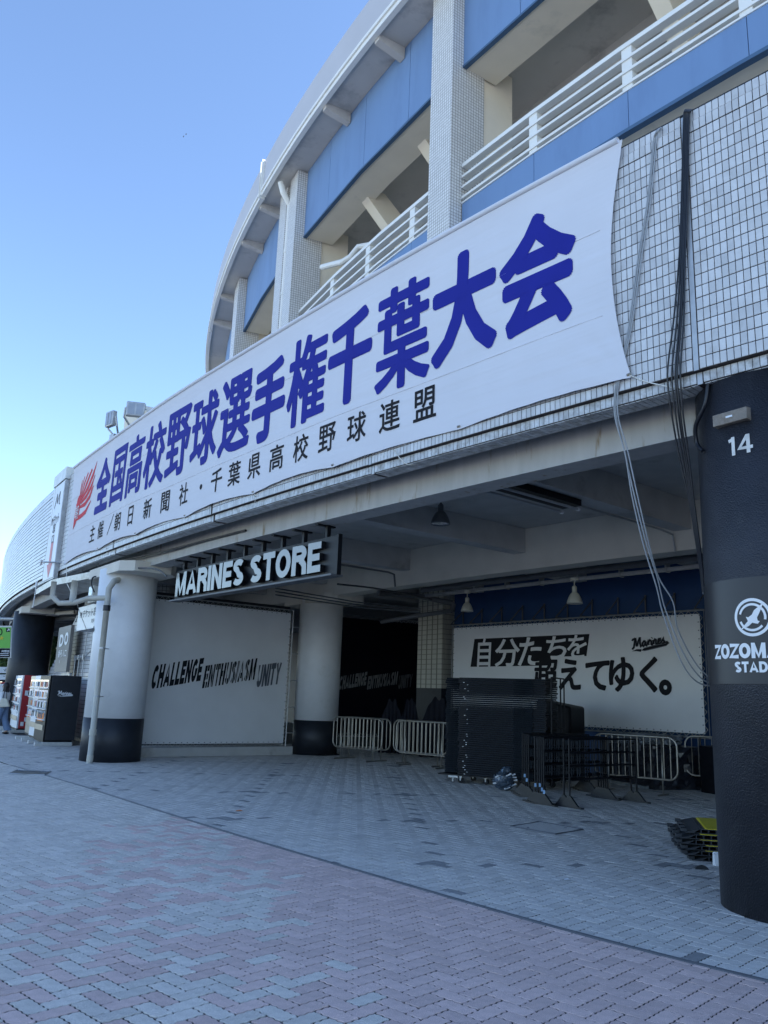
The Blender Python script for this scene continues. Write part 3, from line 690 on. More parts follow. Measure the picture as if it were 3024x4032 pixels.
# ================================================================== BANNER over the fascia
def bsurf(s, z):                                    # cloth hanging 4-10 cm in front of the tiles
    u = (s - 3.72) / (21.0 - 3.72); v = (z - 4.6) / 2.55
    d = -.056 - .012 * math.sin(s * 1.7) * (1 - v) - .010 * math.sin(s * .83 + v * 2.5)
    d -= .02 * max(0, v - .93) / .07
    q = max(0., 1 - v); d += .0045 * math.sin(s * 13 + 2 * math.sin(s * 1.3)) * q ** 4
    e = max(0., 1 - math.hypot(s - 3.75, (z - 4.62) * 1.0) / 1.1); d += .008 * e * math.sin(math.atan2(z - 4.6, s - 3.7) * 17)
    e = max(0., 1 - math.hypot(s - 20.9, (z - 4.62)) / .9); d += .008 * e * math.sin(math.atan2(z - 4.6, 21 - s) * 15)
    return d
TIES = [3.72, 5.95, 8.33, 10.5, 13.0, 15.4, 17.9, 20.95]
def b_edge(s):                                      # lower hem rises a little between its ties
    for a, b_ in zip(TIES, TIES[1:]):
        if a <= s <= b_: q = (s - a) / (b_ - a); return 4.59 + .07 * math.sin(pi * q) ** .8 * (1 if a > 8 else .55)
    return 4.59
def b_right(z):                                     # right hem bows inwards between the corners
    q = (z - 4.6) / 2.57; return 3.70 + .30 * math.sin(pi * min(1, max(0, q))) ** .9 * .62
BN = thing('cloth_banner', 'long white cloth banner with large blue Japanese letters tied across the tiled fascia', 'banner', W(12, -.05, 4.6))
NS, NZ = 420, 34; V = []; F = []
for i in range(NS + 1):
    for j in range(NZ + 1):
        v = j / NZ; q = i / NS; z1 = 7.17 + .012 * math.sin(q * 90)
        z = 4.6 + v * 2.57; sr = b_right(z); s = sr + (20.98 - .06 * math.sin(pi * v) - sr) * q
        z0 = b_edge(min(max(s, 3.72), 20.95)); z = z0 + (z1 - z0) * v
        V.append(W(s, bsurf(s, z), z))
for i in range(NS):
    for j in range(NZ):
        a = i * (NZ + 1) + j; F.append((a, a + 1, a + NZ + 2, a + NZ + 1))
# rolled hem over the top edge
top = [V[i * (NZ + 1) + NZ] for i in range(NS + 1)]
bb = B(); bb.v = V; bb.f = F
for i in range(NS):
    a = top[i]; c = top[i + 1]
o = obj('cloth', bb, M_BANNER, BN, smooth=True)
m = M_BANNER; n_, l_ = m.node_tree.nodes, m.node_tree.links; bs = n_['Principled BSDF']
# fine creases running out from the corners
wv = n_.new('ShaderNodeTexNoise'); wv.inputs['Scale'].default_value = 1.0; mp = n_.new('ShaderNodeMapping'); mp.inputs['Scale'].default_value = (.5, .5, 7)
tc = n_.new('ShaderNodeTexCoord'); l_.new(tc.outputs['Object'], mp.inputs[0]); l_.new(mp.outputs[0], wv.inputs['Vector'])
bp = n_.new('ShaderNodeBump'); bp.inputs['Strength'].default_value = .45; bp.inputs['Distance'].default_value = .03; l_.new(wv.outputs[0], bp.inputs['Height'])
old = bs.inputs['Normal'].links[0].from_node; l_.new(bp.outputs[0], old.inputs['Normal'])
b = B(); b.tube([W(s, bsurf(s, 7.17) - .0, 7.185) for s in np.arange(3.75, 21.0, .2)], .035, 8); obj('rolled_hem', b, M_BANNER, BN, smooth=True)
for s in TIES: b = B(); b.tube([W(s + .02, bsurf(s, 4.6) - .004, b_edge(s) + .035), W(s - .02, bsurf(s, 4.6) - .006, b_edge(s) + .035)], .014, 6); obj('eyelet', b, M_SILVER, BN)
b = B()
for s in np.arange(4.6, 21, 1.65): b.tube([W(s, -.05, 7.17), W(s, .02, 7.23), W(s, .1, 7.2)], .014, 5)
obj('tie_knot', b, M_ROPE, BN)
def onb(s0, s1, z0, z1, lift=.004):                 # (u,v) em units -> banner; u grows to the right
    def f(u, v, w):
        s = s0 + (s1 - s0) * u; z = z0 + (z1 - z0) * v
        return W(s, bsurf(s, z) - lift - w, z)
    return f
def gbox(ch):
    v, f = glyph(ch); xs = [p[0] for p in v]; ys = [p[1] for p in v]; return min(xs), max(xs), min(ys), max(ys)
def letter_in_box(ch, s0, s1, z0, z1, bold, mat_, parent, fnf=onb, name='letter', boldy=None):
    x0, x1, y0, y1 = gbox(ch); by = bold if boldy is None else boldy
    x0 -= bold; x1 += bold; y0 -= by; y1 += by
    b = B(); f = fnf(s0, s1, z0, z1); put_glyph(b, ch, lambda u, v, w: f((u - x0) / (x1 - x0), (v - y0) / (y1 - y0), w), bold, boldy=boldy)
    return obj(name, b, mat_, parent)
BIG = [('会', 5.34, 4.29, 5.42, 6.84), ('大', 6.44, 5.37, 5.44, 6.84), ('葉', 7.50, 6.46, 5.38, 6.84), ('千', 8.58, 7.58, 5.44, 6.82), ('権', 9.66, 8.62, 5.42, 6.84), ('手', 10.74, 9.72, 5.40, 6.76),
       ('選', 11.88, 10.78, 5.44, 6.84), ('球', 13.02, 11.94, 5.46, 6.84), ('野', 14.17, 13.06, 5.48, 6.84), ('校', 15.30, 14.22, 5.48, 6.84), ('高', 16.36, 15.38, 5.50, 6.86), ('国', 17.42, 16.48, 5.50, 6.84), ('全', 18.62, 17.55, 5.50, 6.84)]
for ch, sl_, sr_, z0, z1 in BIG:
    heavy = ch in '会大千手全'
    letter_in_box(ch, sl_, sr_, z0, z1, .050 if heavy else .034, M_BLUEINK, BN, boldy=.038 if heavy else .020)
SM = [('盟', 6.54), ('連', 7.18), ('球', 7.84), ('野', 8.50), ('校', 9.17), ('高', 9.85), ('県', 10.52), ('葉', 11.17), ('千', 11.80), ('・', 12.40), ('社', 13.15), ('聞', 14.0), ('新', 14.86), ('日', 15.78), ('朝', 16.62), ('催', 17.85), ('主', 18.48)]
for ch, sc_ in SM:
    hw = .20; z0, z1 = 4.85, 5.26
    if ch == '・':
        b = B(); f = onb(sc_, sc_ - 1, 5.05, 6.05); b.add([f(.05 * math.cos(a * pi / 6), .05 * math.sin(a * pi / 6), 0) for a in range(12)], [tuple(range(12))]); obj('letter', b, M_BLACKINK, BN); continue
    if ch in '日': hw = .15
    letter_in_box(ch, sc_ + hw, sc_ - hw, z0, z1, .012, M_BLACKINK, BN)
b = B(); f = onb(17.3, 16.95, 4.85, 5.28); stroke(b, [(0, 0), (1, 1)], .07, f); obj('letter', b, M_BLACKINK, BN)
# red rayed flag emblem
b = B(); f = onb(20.35, 18.82, 5.58, 6.78)
def rayw(u, v): return (u, v + .05 * math.sin(u * 5.5) - .02)
for k, (p, t_) in enumerate([([(.17, .50), (.18, .72), (.22, .90)], [.03, .035, .02]), ([(.21, .50), (.26, .76), (.35, .95)], [.035, .045, .03]), ([(.26, .52), (.38, .78), (.55, .98)], [.04, .06, .05]), ([(.30, .50), (.52, .74), (.76, 1.0)], [.05, .09, .07]),
        ([(.30, .45), (.62, .62), (.86, .86), (1.0, 1.10)], [.06, .11, .10, .01]), ([(.30, .38), (.60, .46), (.82, .60), (.97, .82)], [.06, .10, .10, .02]), ([(.28, .30), (.56, .30), (.80, .40), (.95, .60)], [.06, .10, .10, .04]), ([(.10, .08), (.40, .08), (.66, .12), (.90, .30)], [.10, .10, .10, .03]), ([(.14, .42), (.12, .20), (.04, .04), (-.03, -.12)], [.26, .26, .18, .01])]):
    stroke(b, p, t_, f, 0, .0004 * k)
b.add([f(.17 + .13 * math.cos(rad(a)), .46 + .12 * math.sin(rad(a)), .004) for a in range(0, 360, 24)], [tuple(range(15))])
obj('flag_emblem', b, M_REDINK, BN)
letter_in_box('朝', 20.33, 20.03, 5.66, 6.02, .01, M_BANNER, BN, fnf=lambda *a: onb(*a, lift=.010), name='flag_emblem')
# seams in the cloth
for z in (6.28, 5.33): 
    b = B(); b.tube([W(s, bsurf(s, z) - .002, z + .0) for s in np.arange(4.0, 20.9, .3)], .004, 4); obj('seam', b, M_BANNER, BN)
# ropes of the banner
def cable(name, pts, r, m, lab=None, cat=None, parent=None, sub=6, group=None):
    P = [Vector(p) for p in pts]; Q = []
    for i in range(len(P) - 1):
        p0, p1, p2, p3 = P[max(i - 1, 0)], P[i], P[i + 1], P[min(i + 2, len(P) - 1)]
        for k in range(sub):
            t = k / sub; Q.append(.5 * ((2 * p1) + (-p0 + p2) * t + (2 * p0 - 5 * p1 + 4 * p2 - p3) * t * t + (-p0 + 3 * p1 - 3 * p2 + p3) * t ** 3))
    Q.append(P[-1]); b = B(); b.tube(Q, r, 6); o = obj(name, b, m, parent, smooth=True)
    if cat: tag(o, lab, cat, group)
    return o
def cp(l): return [cy(a, b_, d) for a, b_, d in l]
cable('tie_rope', cp([(2478, 1477, -.07), (2510, 1490, -.03), (2545, 1503, -.02), (2600, 1516, -.01), (2668, 1529, .03), (2760, 1525, .25), (2862, 1517, .5)]), .006, M_ROPE, 'white tie rope from the lower right banner corner to the black column', 'rope')
cable('tie_rope', cp([(1555, 1770, -.07), (1560, 1785, -.03), (1598, 1826, .03), (1650, 1829, .2), (1718, 1826, .5)]), .006, M_ROPE, 'white tie rope running from the banner hem under the middle of the fascia', 'rope')
cable('tie_rope', cp([(1003, 1945, -.07), (1006, 1960, 0), (1004, 1976, .03), (1003, 2000, .3)]), .006, M_ROPE, 'short white tie rope below the banner hem above the black store sign', 'rope')
cable('tie_rope', cp([(417, 2150, -.07), (419, 2165, 0), (423, 2185, .05)]), .007, M_ROPE, 'short white tie rope at the banner hem above the white column', 'rope')
cable('loose_cord', cp([(262, 2233, -.08), (263, 2290, -.1), (272, 2315, -.15), (300, 2370, .0), (325, 2440, .4), (345, 2490, .7)]), .008, M_ROPE, 'loose white cord hanging from the lower left banner corner past the ticket sign', 'rope')
# grey and black cables hanging over the fascia at the right
G_ = [[(2600, 505, .05), (2588, 515, -.06), (2577, 560, -.03), (2555, 780, -.03), (2520, 1000, -.03), (2478, 1300, -.03), (2437, 1480, -.04), (2425, 1560, 0), (2427, 1640, .05), (2455, 1760, .15), (2500, 1960, .3), (2545, 2140, .5), (2590, 2280, .7), (2620, 2400, .85), (2690, 2570, 1.0), (2760, 2670, 1.2), (2830, 2700, 1.4)],
      [(2608, 500, .05), (2594, 512, -.06), (2584, 560, -.03), (2562, 790, -.03), (2527, 1010, -.03), (2484, 1300, -.03), (2442, 1480, -.04), (2432, 1560, 0), (2436, 1650, .05), (2470, 1770, .15), (2510, 1950, .3), (2552, 2130, .5), (2592, 2270, .7), (2650, 2370, .85), (2670, 2480, 1.0), (2745, 2620, 1.2), (2830, 2695, 1.4)],
      [(2592, 510, .05), (2583, 520, -.06), (2571, 570, -.03), (2549, 790, -.03), (2513, 1010, -.03), (2471, 1310, -.03), (2432, 1480, -.04), (2420, 1560, 0), (2423, 1650, .05), (2462, 1790, .15), (2490, 1960, .3), (2535, 2150, .5), (2585, 2310, .7), (2612, 2420, .85), (2680, 2600, 1.0), (2745, 2685, 1.2), (2830, 2705, 1.4)]]
for l, lab in zip(G_, ('middle one of the three grey cables hanging beside the banner', 'grey cable swinging widest to the right of the three beside the banner', 'leftmost of the three grey cables hanging beside the banner')):
    cable('grey_cable', cp(l), .0075, M_GREYCAB, lab, 'cable', group='grey cables hanging over the fascia')
K_ = []
for i, (dx, dy) in enumerate([(-9, 0), (-3, 4), (3, 8), (8, 2), (14, 6)]):
    wv = [-16, -5, 2, 5, 11][i]
    K_.append([(2712 + dx, 432, .12), (2705 + dx, 438, -.05), (2700 + dx * .9, 480, -.045), (2693 + dx, 760, -.04), (2684 + dx, 1000, -.04), (2672 + dx + wv * .6, 1250, -.04), (2655 + dx + wv, 1440, -.045), (2656 + dx + wv, 1530, -.02), (2668 + dx + wv * .8, 1640, .05), (2692 + dx + wv * .5, 1800, .18), (2722 + dx * .8, 1980, .3), (2745 + dx * .6, 2130, .4), (2762 + dx * .4, 2250, .5), (2770 + dx * .2, 2340, .56)])
for l, lab in zip(K_, ('leftmost black cable of the bundle beside the black column', 'second black cable from the left in the bundle over the tiles', 'middle black cable of the bundle over the tiles', 'second black cable from the right in the bundle over the tiles', 'rightmost black cable of the bundle over the tiles')):
    cable('black_cable', cp(l), .0085, M_BLACKCAB, lab, 'cable', group='black cables hanging over the fascia')

# ================================================================== STORE SIGN under the ring beam
t = thing('store_sign', 'black hanging sign with large silver letters reading MARINES STORE', 'sign', W(12.2, .8, 3.3), 0)
b = B(); b.chord(9.33, 15.15, .80, .85, 3.325, 3.915); obj('panel', b, M_BLACKM, t)
b = B(); b.chord(9.30, 9.326, .785, .86, 3.31, 3.93); obj('end_plate', b, M_BLACKM, t)
b = B(); b.chord(9.33, 15.2, .70, .92, 3.29, 3.318); obj('light_tray', b, M_DARKPIPE, t)
wtot = swidth('MARINES STORE', .235, .06); su = .475
def sgn(u, v, w):
    v = min(1, max(0, v)); return W(14.98 - (14.98 - 9.66) * u / wtot, .80 - w, 3.375 + .475 * v)
x = 0; G = sfont(.235)
for ch in 'MARINES STORE':
    wd, st = G[ch]
    if st:
        b = B(); fc = B()
        for k, p in enumerate(st):
            stroke(b, [(x + a, c) for a, c in p], .235, sgn, .07); stroke(fc, [(x + a, c) for a, c in p], .225, sgn, 0, lift=.073 + .0006 * k)
        lo = obj('letter', b, M_BLACKM, t); obj('letter_face', fc, M_SIGNFACE, lo, world=True)
    x += wd + .06
for s in np.linspace(9.7, 14.9, 9):
    b = B(); b.arc(s - .03, s + .03, .83, .90, 3.915, 4.12); b.arc(s - .015, s + .06, .66, 1.0, 4.095, 4.118); obj('hanger', b, M_BLACKM, t)

# ================================================================== things on the black column 14
def col_fn(c, r, px0, py0, px1, py1):
    """maps photo-plane points onto a round column: returns angle/height of a pixel"""
    pass
def on_col(a, b_, c, r):
    q = ray(a, b_); A = q[0]**2 + q[1]**2; Bq = -2 * (q[0] * c[0] + q[1] * c[1]); Cq = c[0]**2 + c[1]**2 - r * r
    D = Bq * Bq - 4 * A * Cq; D = max(D, 0); tt = (-Bq - math.sqrt(D)) / 2 / A
    P = (q[0] * tt, q[1] * tt); return math.atan2(P[1] - c[1], P[0] - c[0]), q[2] * tt + CAM_H
def colp(c, r, an, z): return (c[0] + r * math.cos(an), c[1] + r * math.sin(an), z)
aL, _ = on_col(2790, 2500, c14, .67)
b = B(); nn = 48; rr = .668
v = [colp(c14, rr, 2 * pi * i / nn, z) for z in (1.76, 2.615) for i in range(nn)]
b.add(v, [(i, (i + 1) % nn, nn + (i + 1) % nn, nn + i) for i in range(nn)]); 
dc = obj('vinyl_wrap', b, M_DECAL, C14, smooth=True)
def cmap(px0, py0, px1, wm, hm, r=.672):            # box with lower left at px0,py0; width by px1, in metres per unit
    a0, z0 = on_col(px0, py0, c14, r)
    return lambda u, v, w: colp(c14, r + w, a0 + u * wm / r, z0 + v * hm)
b = B(); f = cmap(2818, 2597, 0, .122, .122); swrite(b, 'ZOZOMARINE', f, .25, .05); obj('lettering', b, M_WHITEPT, dc)
b = B(); f = cmap(2895, 2648, 0, .086, .086); swrite(b, 'STADIUM', f, .24, .06); obj('lettering', b, M_WHITEPT, dc)
a0, z0 = on_col(2961, 2430, c14, .672); b = B()
ringf = lambda u, v, w: colp(c14, .672 + w, a0 + u / .672, z0 + v)
stroke(b, arc2(0, 0, .142, .142, 0, 360, 40), .024, ringf); stroke(b, arc2(0, 0, .104, .104, -12, 165, 24), .019, ringf, lift=.001); stroke(b, arc2(0, 0, .104, .104, 198, 318, 18), .019, ringf, lift=.001)
bird = [(-.105, -.10), (-.06, -.055), (-.035, -.03), (-.05, .005), (-.03, .0), (.0, .02), (.02, .055), (.06, .085), (.095, .115), (.085, .085), (.06, .03), (.04, -.005), (.045, -.03), (.06, -.035), (.045, -.055), (.02, -.05), (.0, -.045), (-.03, -.07), (-.07, -.085)]
b.add([ringf(x, y, .002) for x, y in bird], [tuple(range(len(bird)))]); obj('emblem', b, M_WHITEPT, dc)
b = B(); f = cmap(2868, 1799, 0, .172, .165, .664); swrite(b, '14', f, .18, .12); obj('column_number', b, mat('aged_white_paint', (.62, .62, .60), .7, .2, 12), C14)
t = thing('emergency_light', 'worn grey rectangular light fitting on the black column above the number', 'light fitting', colp(c14, .66, *on_col(2890, 1635, c14, .66)))
aa, z1 = on_col(2815, 1640, c14, .66); ab, _ = on_col(2965, 1610, c14, .66); am = (aa + ab) / 2; dr = np.array([math.cos(am), math.sin(am)]); tg = np.array([-dr[1], dr[0]])
zc = on_col(2890, 1636, c14, .70)[1]
def plq(u, d, z): p = np.array(c14[:2]) + dr * (.655 + d) + tg * u; return (p[0], p[1], z)
b = B(); b.hexa([plq(-.16, -.02, zc - .06), plq(.16, -.02, zc - .06), plq(.16, .05, zc - .055), plq(-.16, .05, zc - .055), plq(-.16, -.02, zc + .055), plq(.16, -.02, zc + .055), plq(.16, .05, zc + .05), plq(-.16, .05, zc + .05)]); obj('housing', b, mat('stained_beige_plastic', (.22, .19, .16), .6, .3, 9, col2=(.14, .11, .08), c2scale=8), t, bevel=.006)
b = B(); b.hexa([plq(-.03, .05, zc - .008), plq(.03, .05, zc - .008), plq(.03, .056, zc - .008), plq(-.03, .056, zc - .008), plq(-.03, .05, zc + .008), plq(.03, .05, zc + .008), plq(.03, .056, zc + .008), plq(-.03, .056, zc + .008)]); obj('indicator', b, M_WHITEPL, t)
a3, z3 = on_col(2752, 1700, c14, .68)
cable('column_conduit', [colp(c14, .68, a3 + .3, 4.4), colp(c14, .70, a3 + .25, 4.2), colp(c14, .72, a3 + .05, 4.05), colp(c14, .70, a3 - .02, 3.9), colp(c14, .68, a3 + .1, 3.8)], .02, M_BLACKCAB, 'thick black conduit looping at the top edge of the black column', 'conduit')

# ================================================================== pipes on the white column
t = thing('drain_pipe', 'off-white plastic drain pipe with elbows running down the white column', 'pipe', gp(350, 3004))
qf = gp(352, 3006); top = cy(440, 2318, -.12); mid = cy(420, 2375, -.12)
base = np.array(qf); tp = np.array(top)
b = B(); b.tube([tuple(base), (tp[0] * .02 + base[0] * .98, tp[1] * .02 + base[1] * .98, .35)], .078, 12); P3 = [tuple(base + (tp - base) * q) for q in (0.1, .93)]
b = B(); b.tube([(base[0], base[1], 0), (base[0], base[1], 3.25)], .062, 12); obj('downpipe', b, M_PVC, t, smooth=True)
for z, r_ in ((.62, .075), (.1, .068), (3.2, .078), (2.0, .070)):
    b = B(); b.tube([(base[0], base[1], z - .06), (base[0], base[1], z + .06)], r_, 12); obj('collar', b, M_PVC if z != 3.2 else M_BLACKPT, t)
bk = np.array([c14[0], c14[1]])
w0 = np.array(W(16.7, -.12)[:2]); ins = np.array(W(17.3, .1)[:2])
dirn = (np.array(cL[:2]) - base[:2]); dirn /= np.linalg.norm(dirn); tl_ = np.array([-dirn[1], dirn[0]])
b = B(); b.tube([(base[0], base[1], 3.25), (base[0], base[1], 3.62), (*(base[:2] + dirn * .10 - tl_ * .05), 3.80), (*(base[:2] + dirn * .32 - tl_ * .05), 3.86)], .066, 12); obj('elbow', b, M_PVC, t, smooth=True)
b = B(); b.tube([(base[0], base[1], 3.42), (*(base[:2] + tl_ * .45), 3.40), (*(base[:2] + tl_ * .75), 3.30), (*(base[:2] + tl_ * 1.1), 3.28), (*(base[:2] + tl_ * 1.28), 3.42), (*(base[:2] + tl_ * 1.28), 3.75)], .058, 12); obj('side_branch', b, M_PVC, t, smooth=True)
b = B(); b.tube([(*(base[:2] + tl_ * .8), 3.3), (*(base[:2] + tl_ * .8), 3.78)], .07, 12); obj('side_branch', b, M_PVC, t, smooth=True)
for z in (2.35, 1.35):
    b = B(); b.tube([(base[0], base[1], z), (*(base[:2] + dirn * .35), z)], .012, 6); b.tube([(base[0], base[1], z - .02), (base[0], base[1], z + .02)], .068, 12); obj('bracket', b, M_GALV, t)
# tray gutter and boxes left of the white column
t = thing('gutter_tray', 'stained metal gutter tray jutting out below the tall ticket sign', 'gutter', W(19.5, -.1, 3.85))
b = B(); pr = [gp(160, 2322, 4.12), gp(232, 2282, 4.12), (W(17.9, .35, 0)[0], W(17.9, .35, 0)[1], 4.12), (W(19.9, 1.4, 0)[0], W(19.9, 1.4, 0)[1], 4.12)]
pr = [W(23.6, -.15, 0), W(21.0, -.28, 0), W(18.3, .1, 0), W(18.6, 1.1, 0), W(23.3, .6, 0)]
b.prism([(p[0], p[1]) for p in pr], lambda u, v: (u, v, 4.02), lambda u, v: (u, v, 4.18)); obj('tray', b, mat('stained_zinc', (.52, .51, .47), .4, .15, 3, metal=.3, col2=(.28, .24, .18), c2scale=2.5, c2lo=.45, c2hi=.7), t)
for s in (18.6, 20, 21.3, 22.6):
    b = B(); b.tube([W(s, .2, 4.19), W(s, .2, 4.40)], .012, 5); obj('hanger_rod', b, M_DARKPIPE, t)
t = thing('junction_box', 'beige electrical box mounted beside the top of the white column', 'electrical box', W(18.9, .3, 3.6))
b = B(); b.arc(18.75, 19.35, .25, .5, 3.50, 3.86); obj('case', b, M_PVC, t, bevel=.01); b = B(); b.arc(18.80, 19.30, .235, .249, 3.53, 3.83); obj('door', b, M_PVC, t)
t = thing('floodlight', 'small beige floodlight on the upper left side of the white column', 'floodlight', W(18.3, .15, 3.6))
b = B(); b.arc(18.25, 18.6, .05, .25, 3.58, 3.82); obj('housing', b, M_PVC, t, bevel=.01); b = B(); b.arc(18.28, 18.57, .04, .049, 3.6, 3.8); obj('lens', b, M_GLASS, t)
cable('cable_loop', [W(17.9, .25, 3.95), W(18.1, .0, 4.0), W(18.2, -.02, 3.85), W(18.15, .05, 3.65)], .018, M_BLACKCAB, 'black cable loop at the floodlight on the white column', 'cable')
cable('soffit_cable', [W(17.6, .35, 4.35), W(15, .5, 4.30), W(13.5, .56, 4.30), W(11.8, .57, 4.28)], .022, M_BLACKCAB, 'black cable running under the fascia left of the store sign', 'cable')
cable('soffit_conduit', [W(20.5, .4, 4.2), W(18.6, .2, 4.12), W(16.8, .25, 4.08), W(15.6, .5, 3.98), W(15.2, .6, 3.8)], .02, M_DARKPIPE, 'dark conduit crossing the top of the white column to the store sign', 'conduit')
# team word on the white column, half hidden by its left side
b = B(); a0, z0 = on_col(358, 2482, cL, .642); f = lambda u, v, w: colp(cL, .643 + w, a0 - .32 + u * .115 / .64, z0 + v * .15); script_word(b, f, .16); obj('lettering', b, M_BLACKINK, CL_)

# ================================================================== left: tall ticket sign, ticket box, panels, slanted wall
t = thing('ticket_sign', 'tall narrow white ticket sign with a red down arrow on the tiled fascia', 'sign', W(22.3, -.2, 4.3))
b = B(); b.chord(21.66, 23.05, -.11, -.01, 4.30, 7.02); obj('box', b, M_GALV, t)
b = B(); b.chord(21.70, 23.02, -.125, -.111, 4.34, 6.98); obj('face', b, M_WHITEPL, t)
b = B(); b.chord(21.62, 23.1, -.14, .25, 7.03, 7.36); obj('cap', b, mat('zinc_cap', (.62, .62, .58), .4, .1, 3, metal=.2), t)
def sg(u, v, w): return W(22.9 - 1.1 * u, -.127 - w, 4.36 + v)
b = B(); b.add([sg(*p, .001) for p in [(.40, 1.0), (.66, 1.0), (.66, .40), (.85, .40), (.53, .0), (.22, .40), (.40, .40)]], [tuple(range(7))]); obj('arrow', b, mat('faded_red', (.62, .16, .18), .5), t)
b = B(); script_word(b, lambda u, v, w: sg(.15 + u * .55, 2.05 + v * .42, w + .002), .2) if 0 else None
for p in ([(.02, .0), (.1, .1), (.3, .9)], [(.3, .9), (.42, .2)], [(.42, .2), (.7, .95)], [(.7, .95), (.72, .1), (.85, .05)]): stroke(b, p, .07, lambda u, v, w: sg(.2 + u * .75, 2.0 + v * .42, w + .002))
for k, ch in enumerate('Mチケット'):
    put_glyph(b, ch, lambda u, v, w, k=k: sg(.12 + k * .17 + u * .17, 1.52 + v * .3, w + .002), .01)
for k, ch in enumerate('窓口'):
    put_glyph(b, ch, lambda u, v, w, k=k: sg(.38 + u * .3, 1.28 - k * .3 + v * .28, w + .002), .01)
obj('lettering', b, M_GREYINK, t)
b = B(); b.tube([W(22.3, -.35, 4.78), W(21.4, -.05, 4.70)], .02, 6); b.tube([W(22.3, -.35, 4.70), W(22.3, -.35, 4.84)], .03, 6); obj('stay_arm', b, M_GALV, t)
b = B(); b.tube([W(22.6, -.16, 7.0), W(22.9, -.16, 4.4)], .006, 4); obj('cord', b, M_ROPE, t)
b = B(); b.tube([W(23.1, -.25, 4.28), W(23.2, -.25, 3.62)], .012, 5); b.tube([W(23.12, -.25, 4.2), W(23.12, -.25, 4.35)], .03, 6); obj('hanging_tube', b, M_WHITEPL, t)
t = thing('ticket_window_box', 'white illuminated box sign for the ticket window beside the white column', 'sign', W(21, .9, 3.2))
b = B(); b.chord(20.1, 23.1, .95, 1.35, 3.05, 3.72); obj('box', b, M_WHITEPL, t, bevel=.01)
def tb(u, v, w): return W(22.9 - 2.5 * u, .945 - w, 3.1 + v * .6)
b = B(); x = 0
for k, ch in enumerate('Mチケット窓口・特別席'): put_glyph(b, ch, lambda u, v, w, k=k: tb(.03 + k * .115 + u * .11, .50 + v * .40, w), .008)
for k, ch in enumerate('関係者受付'): put_glyph(b, ch, lambda u, v, w, k=k: tb(.55 + k * .06 + u * .06, .18 + v * .2, w), 0)
obj('lettering', b, M_GREYINK, t)
b = B(); b.chord(20.2, 22.6, .98, 1.2, 3.74, 4.02); obj('upper_panel', b, mat('brown_grey_panel', (.13, .12, .10), .6), t)
b = B()
for k, ch in enumerate('MARINES'): put_glyph(b, ch, lambda u, v, w, k=k: W(21.6 - k * .13 - u * .14, .975 - w, 3.78 + v * .16), .02)
obj('lettering', b, M_WHITEPL, t)
# slanted tiled stair wall behind the vending machines
WD = 1.6
SWALL = thing('stair_wall', 'slanted white tiled stair wall behind the vending machines', 'wall', W(26, WD, 0))
poly = [(22.9, 0), (22.9, 3.55), (26.2, 3.72), (31.0, 1.85), (34.5, .25), (34.5, 0)]
b = B(); b.prism(poly, lambda u, v: W(u, WD + .01, v), lambda u, v: W(u, WD + .35, v)); obj('wall_core', b, M_GROUT, SWALL)
b = B(); b.prism([(26.15, 3.70), (26.2, 3.76), (34.6, .28), (34.5, .2)], lambda u, v: W(u, WD - .03, v), lambda u, v: W(u, WD + .37, v)); obj('sloped_edge', b, M_GALV, SWALL)
cells = []; W2 = TS * 2
for i in range(90):
    s = 22.93 + (i + .5) * W2
    for r in range(34):
        z = (r + .5) * TZ
        lim = 3.52 if s < 26 else 3.72 - (s - 26.2) * .39
        if z + .05 < lim and s < 34.3: cells.append((s, WD, z))
# each tile that can be told apart right of the machines is single, the rest joined
TM2 = mesh('tile', *tile_local(W2 - .004, TZ - .010), M_TILE)
cells.sort(key=lambda q: q[0] + (0 if q[2] > 1.9 else .0))
for s, d, z in cells[:290]:
    o = bpy.data.objects.new('tile', TM2); COL.objects.link(o); o.parent = SWALL; P = W(s, d, z); o.matrix_basis = SWALL.matrix_basis.inverted() @ Matrix.Translation(P) @ Matrix.Rotation(rot_at(s), 4, 'Z')
o = tiles_joined('wall_tiles', cells[290:], M_TILEJ, SWALL, wh=(W2 - .004, TZ - .010)); o.matrix_basis = SWALL.matrix_basis.inverted()
t = thing('gate_panel_sign', 'brown-grey gate sign with white letters D and O on the slanted tiled wall', 'sign', W(25.8, 1.2, 2.2))
b = B(); b.chord(25.0, 26.9, 1.20, 1.30, 1.95, 3.35); obj('board', b, M_GREYSIGN, t)
b = B()
put_glyph(b, 'D', lambda u, v, w: W(26.55 - u * .9, 1.19 - w, 2.75 + v * .5), .05); put_glyph(b, 'O', lambda u, v, w: W(25.75 - u * .7, 1.19 - w, 2.78 + v * .5), .05)
for k, ch in enumerate('番号入口'): put_glyph(b, ch, lambda u, v, w, k=k: W(26.5 - k * .33 - u * .33, 1.19 - w, 2.42 + v * .24), .02)
put_glyph(b, '1', lambda u, v, w: W(26.2 - u * .3, 1.19 - w, 2.22 + v * .12), .02)
obj('lettering', b, M_WHITEPL, t)
t = thing('notice_frame', 'small silver notice frame on the tiled wall above the vending machines', 'notice', W(25.6, 1.35, 1.8))
b = B(); b.chord(25.1, 26.4, 1.33, 1.40, 1.6, 1.93); obj('frame', b, M_GALV, t); b = B(); b.chord(25.25, 26.25, 1.322, 1.328, 1.62, 1.85); obj('notice', b, M_BLACKINK, t)
t = thing('conduit_run', 'thin grey conduits with boxes on the slanted tiled wall', 'conduit', W(24.5, 1.4, 2))
b = B(); b.tube([W(25.0, 1.41, 2.35), W(23.6, 1.41, 2.40), W(22.95, 1.40, 2.55), W(22.6, 1.3, 2.9)], .018, 6); obj('pipe', b, M_GALV, t)
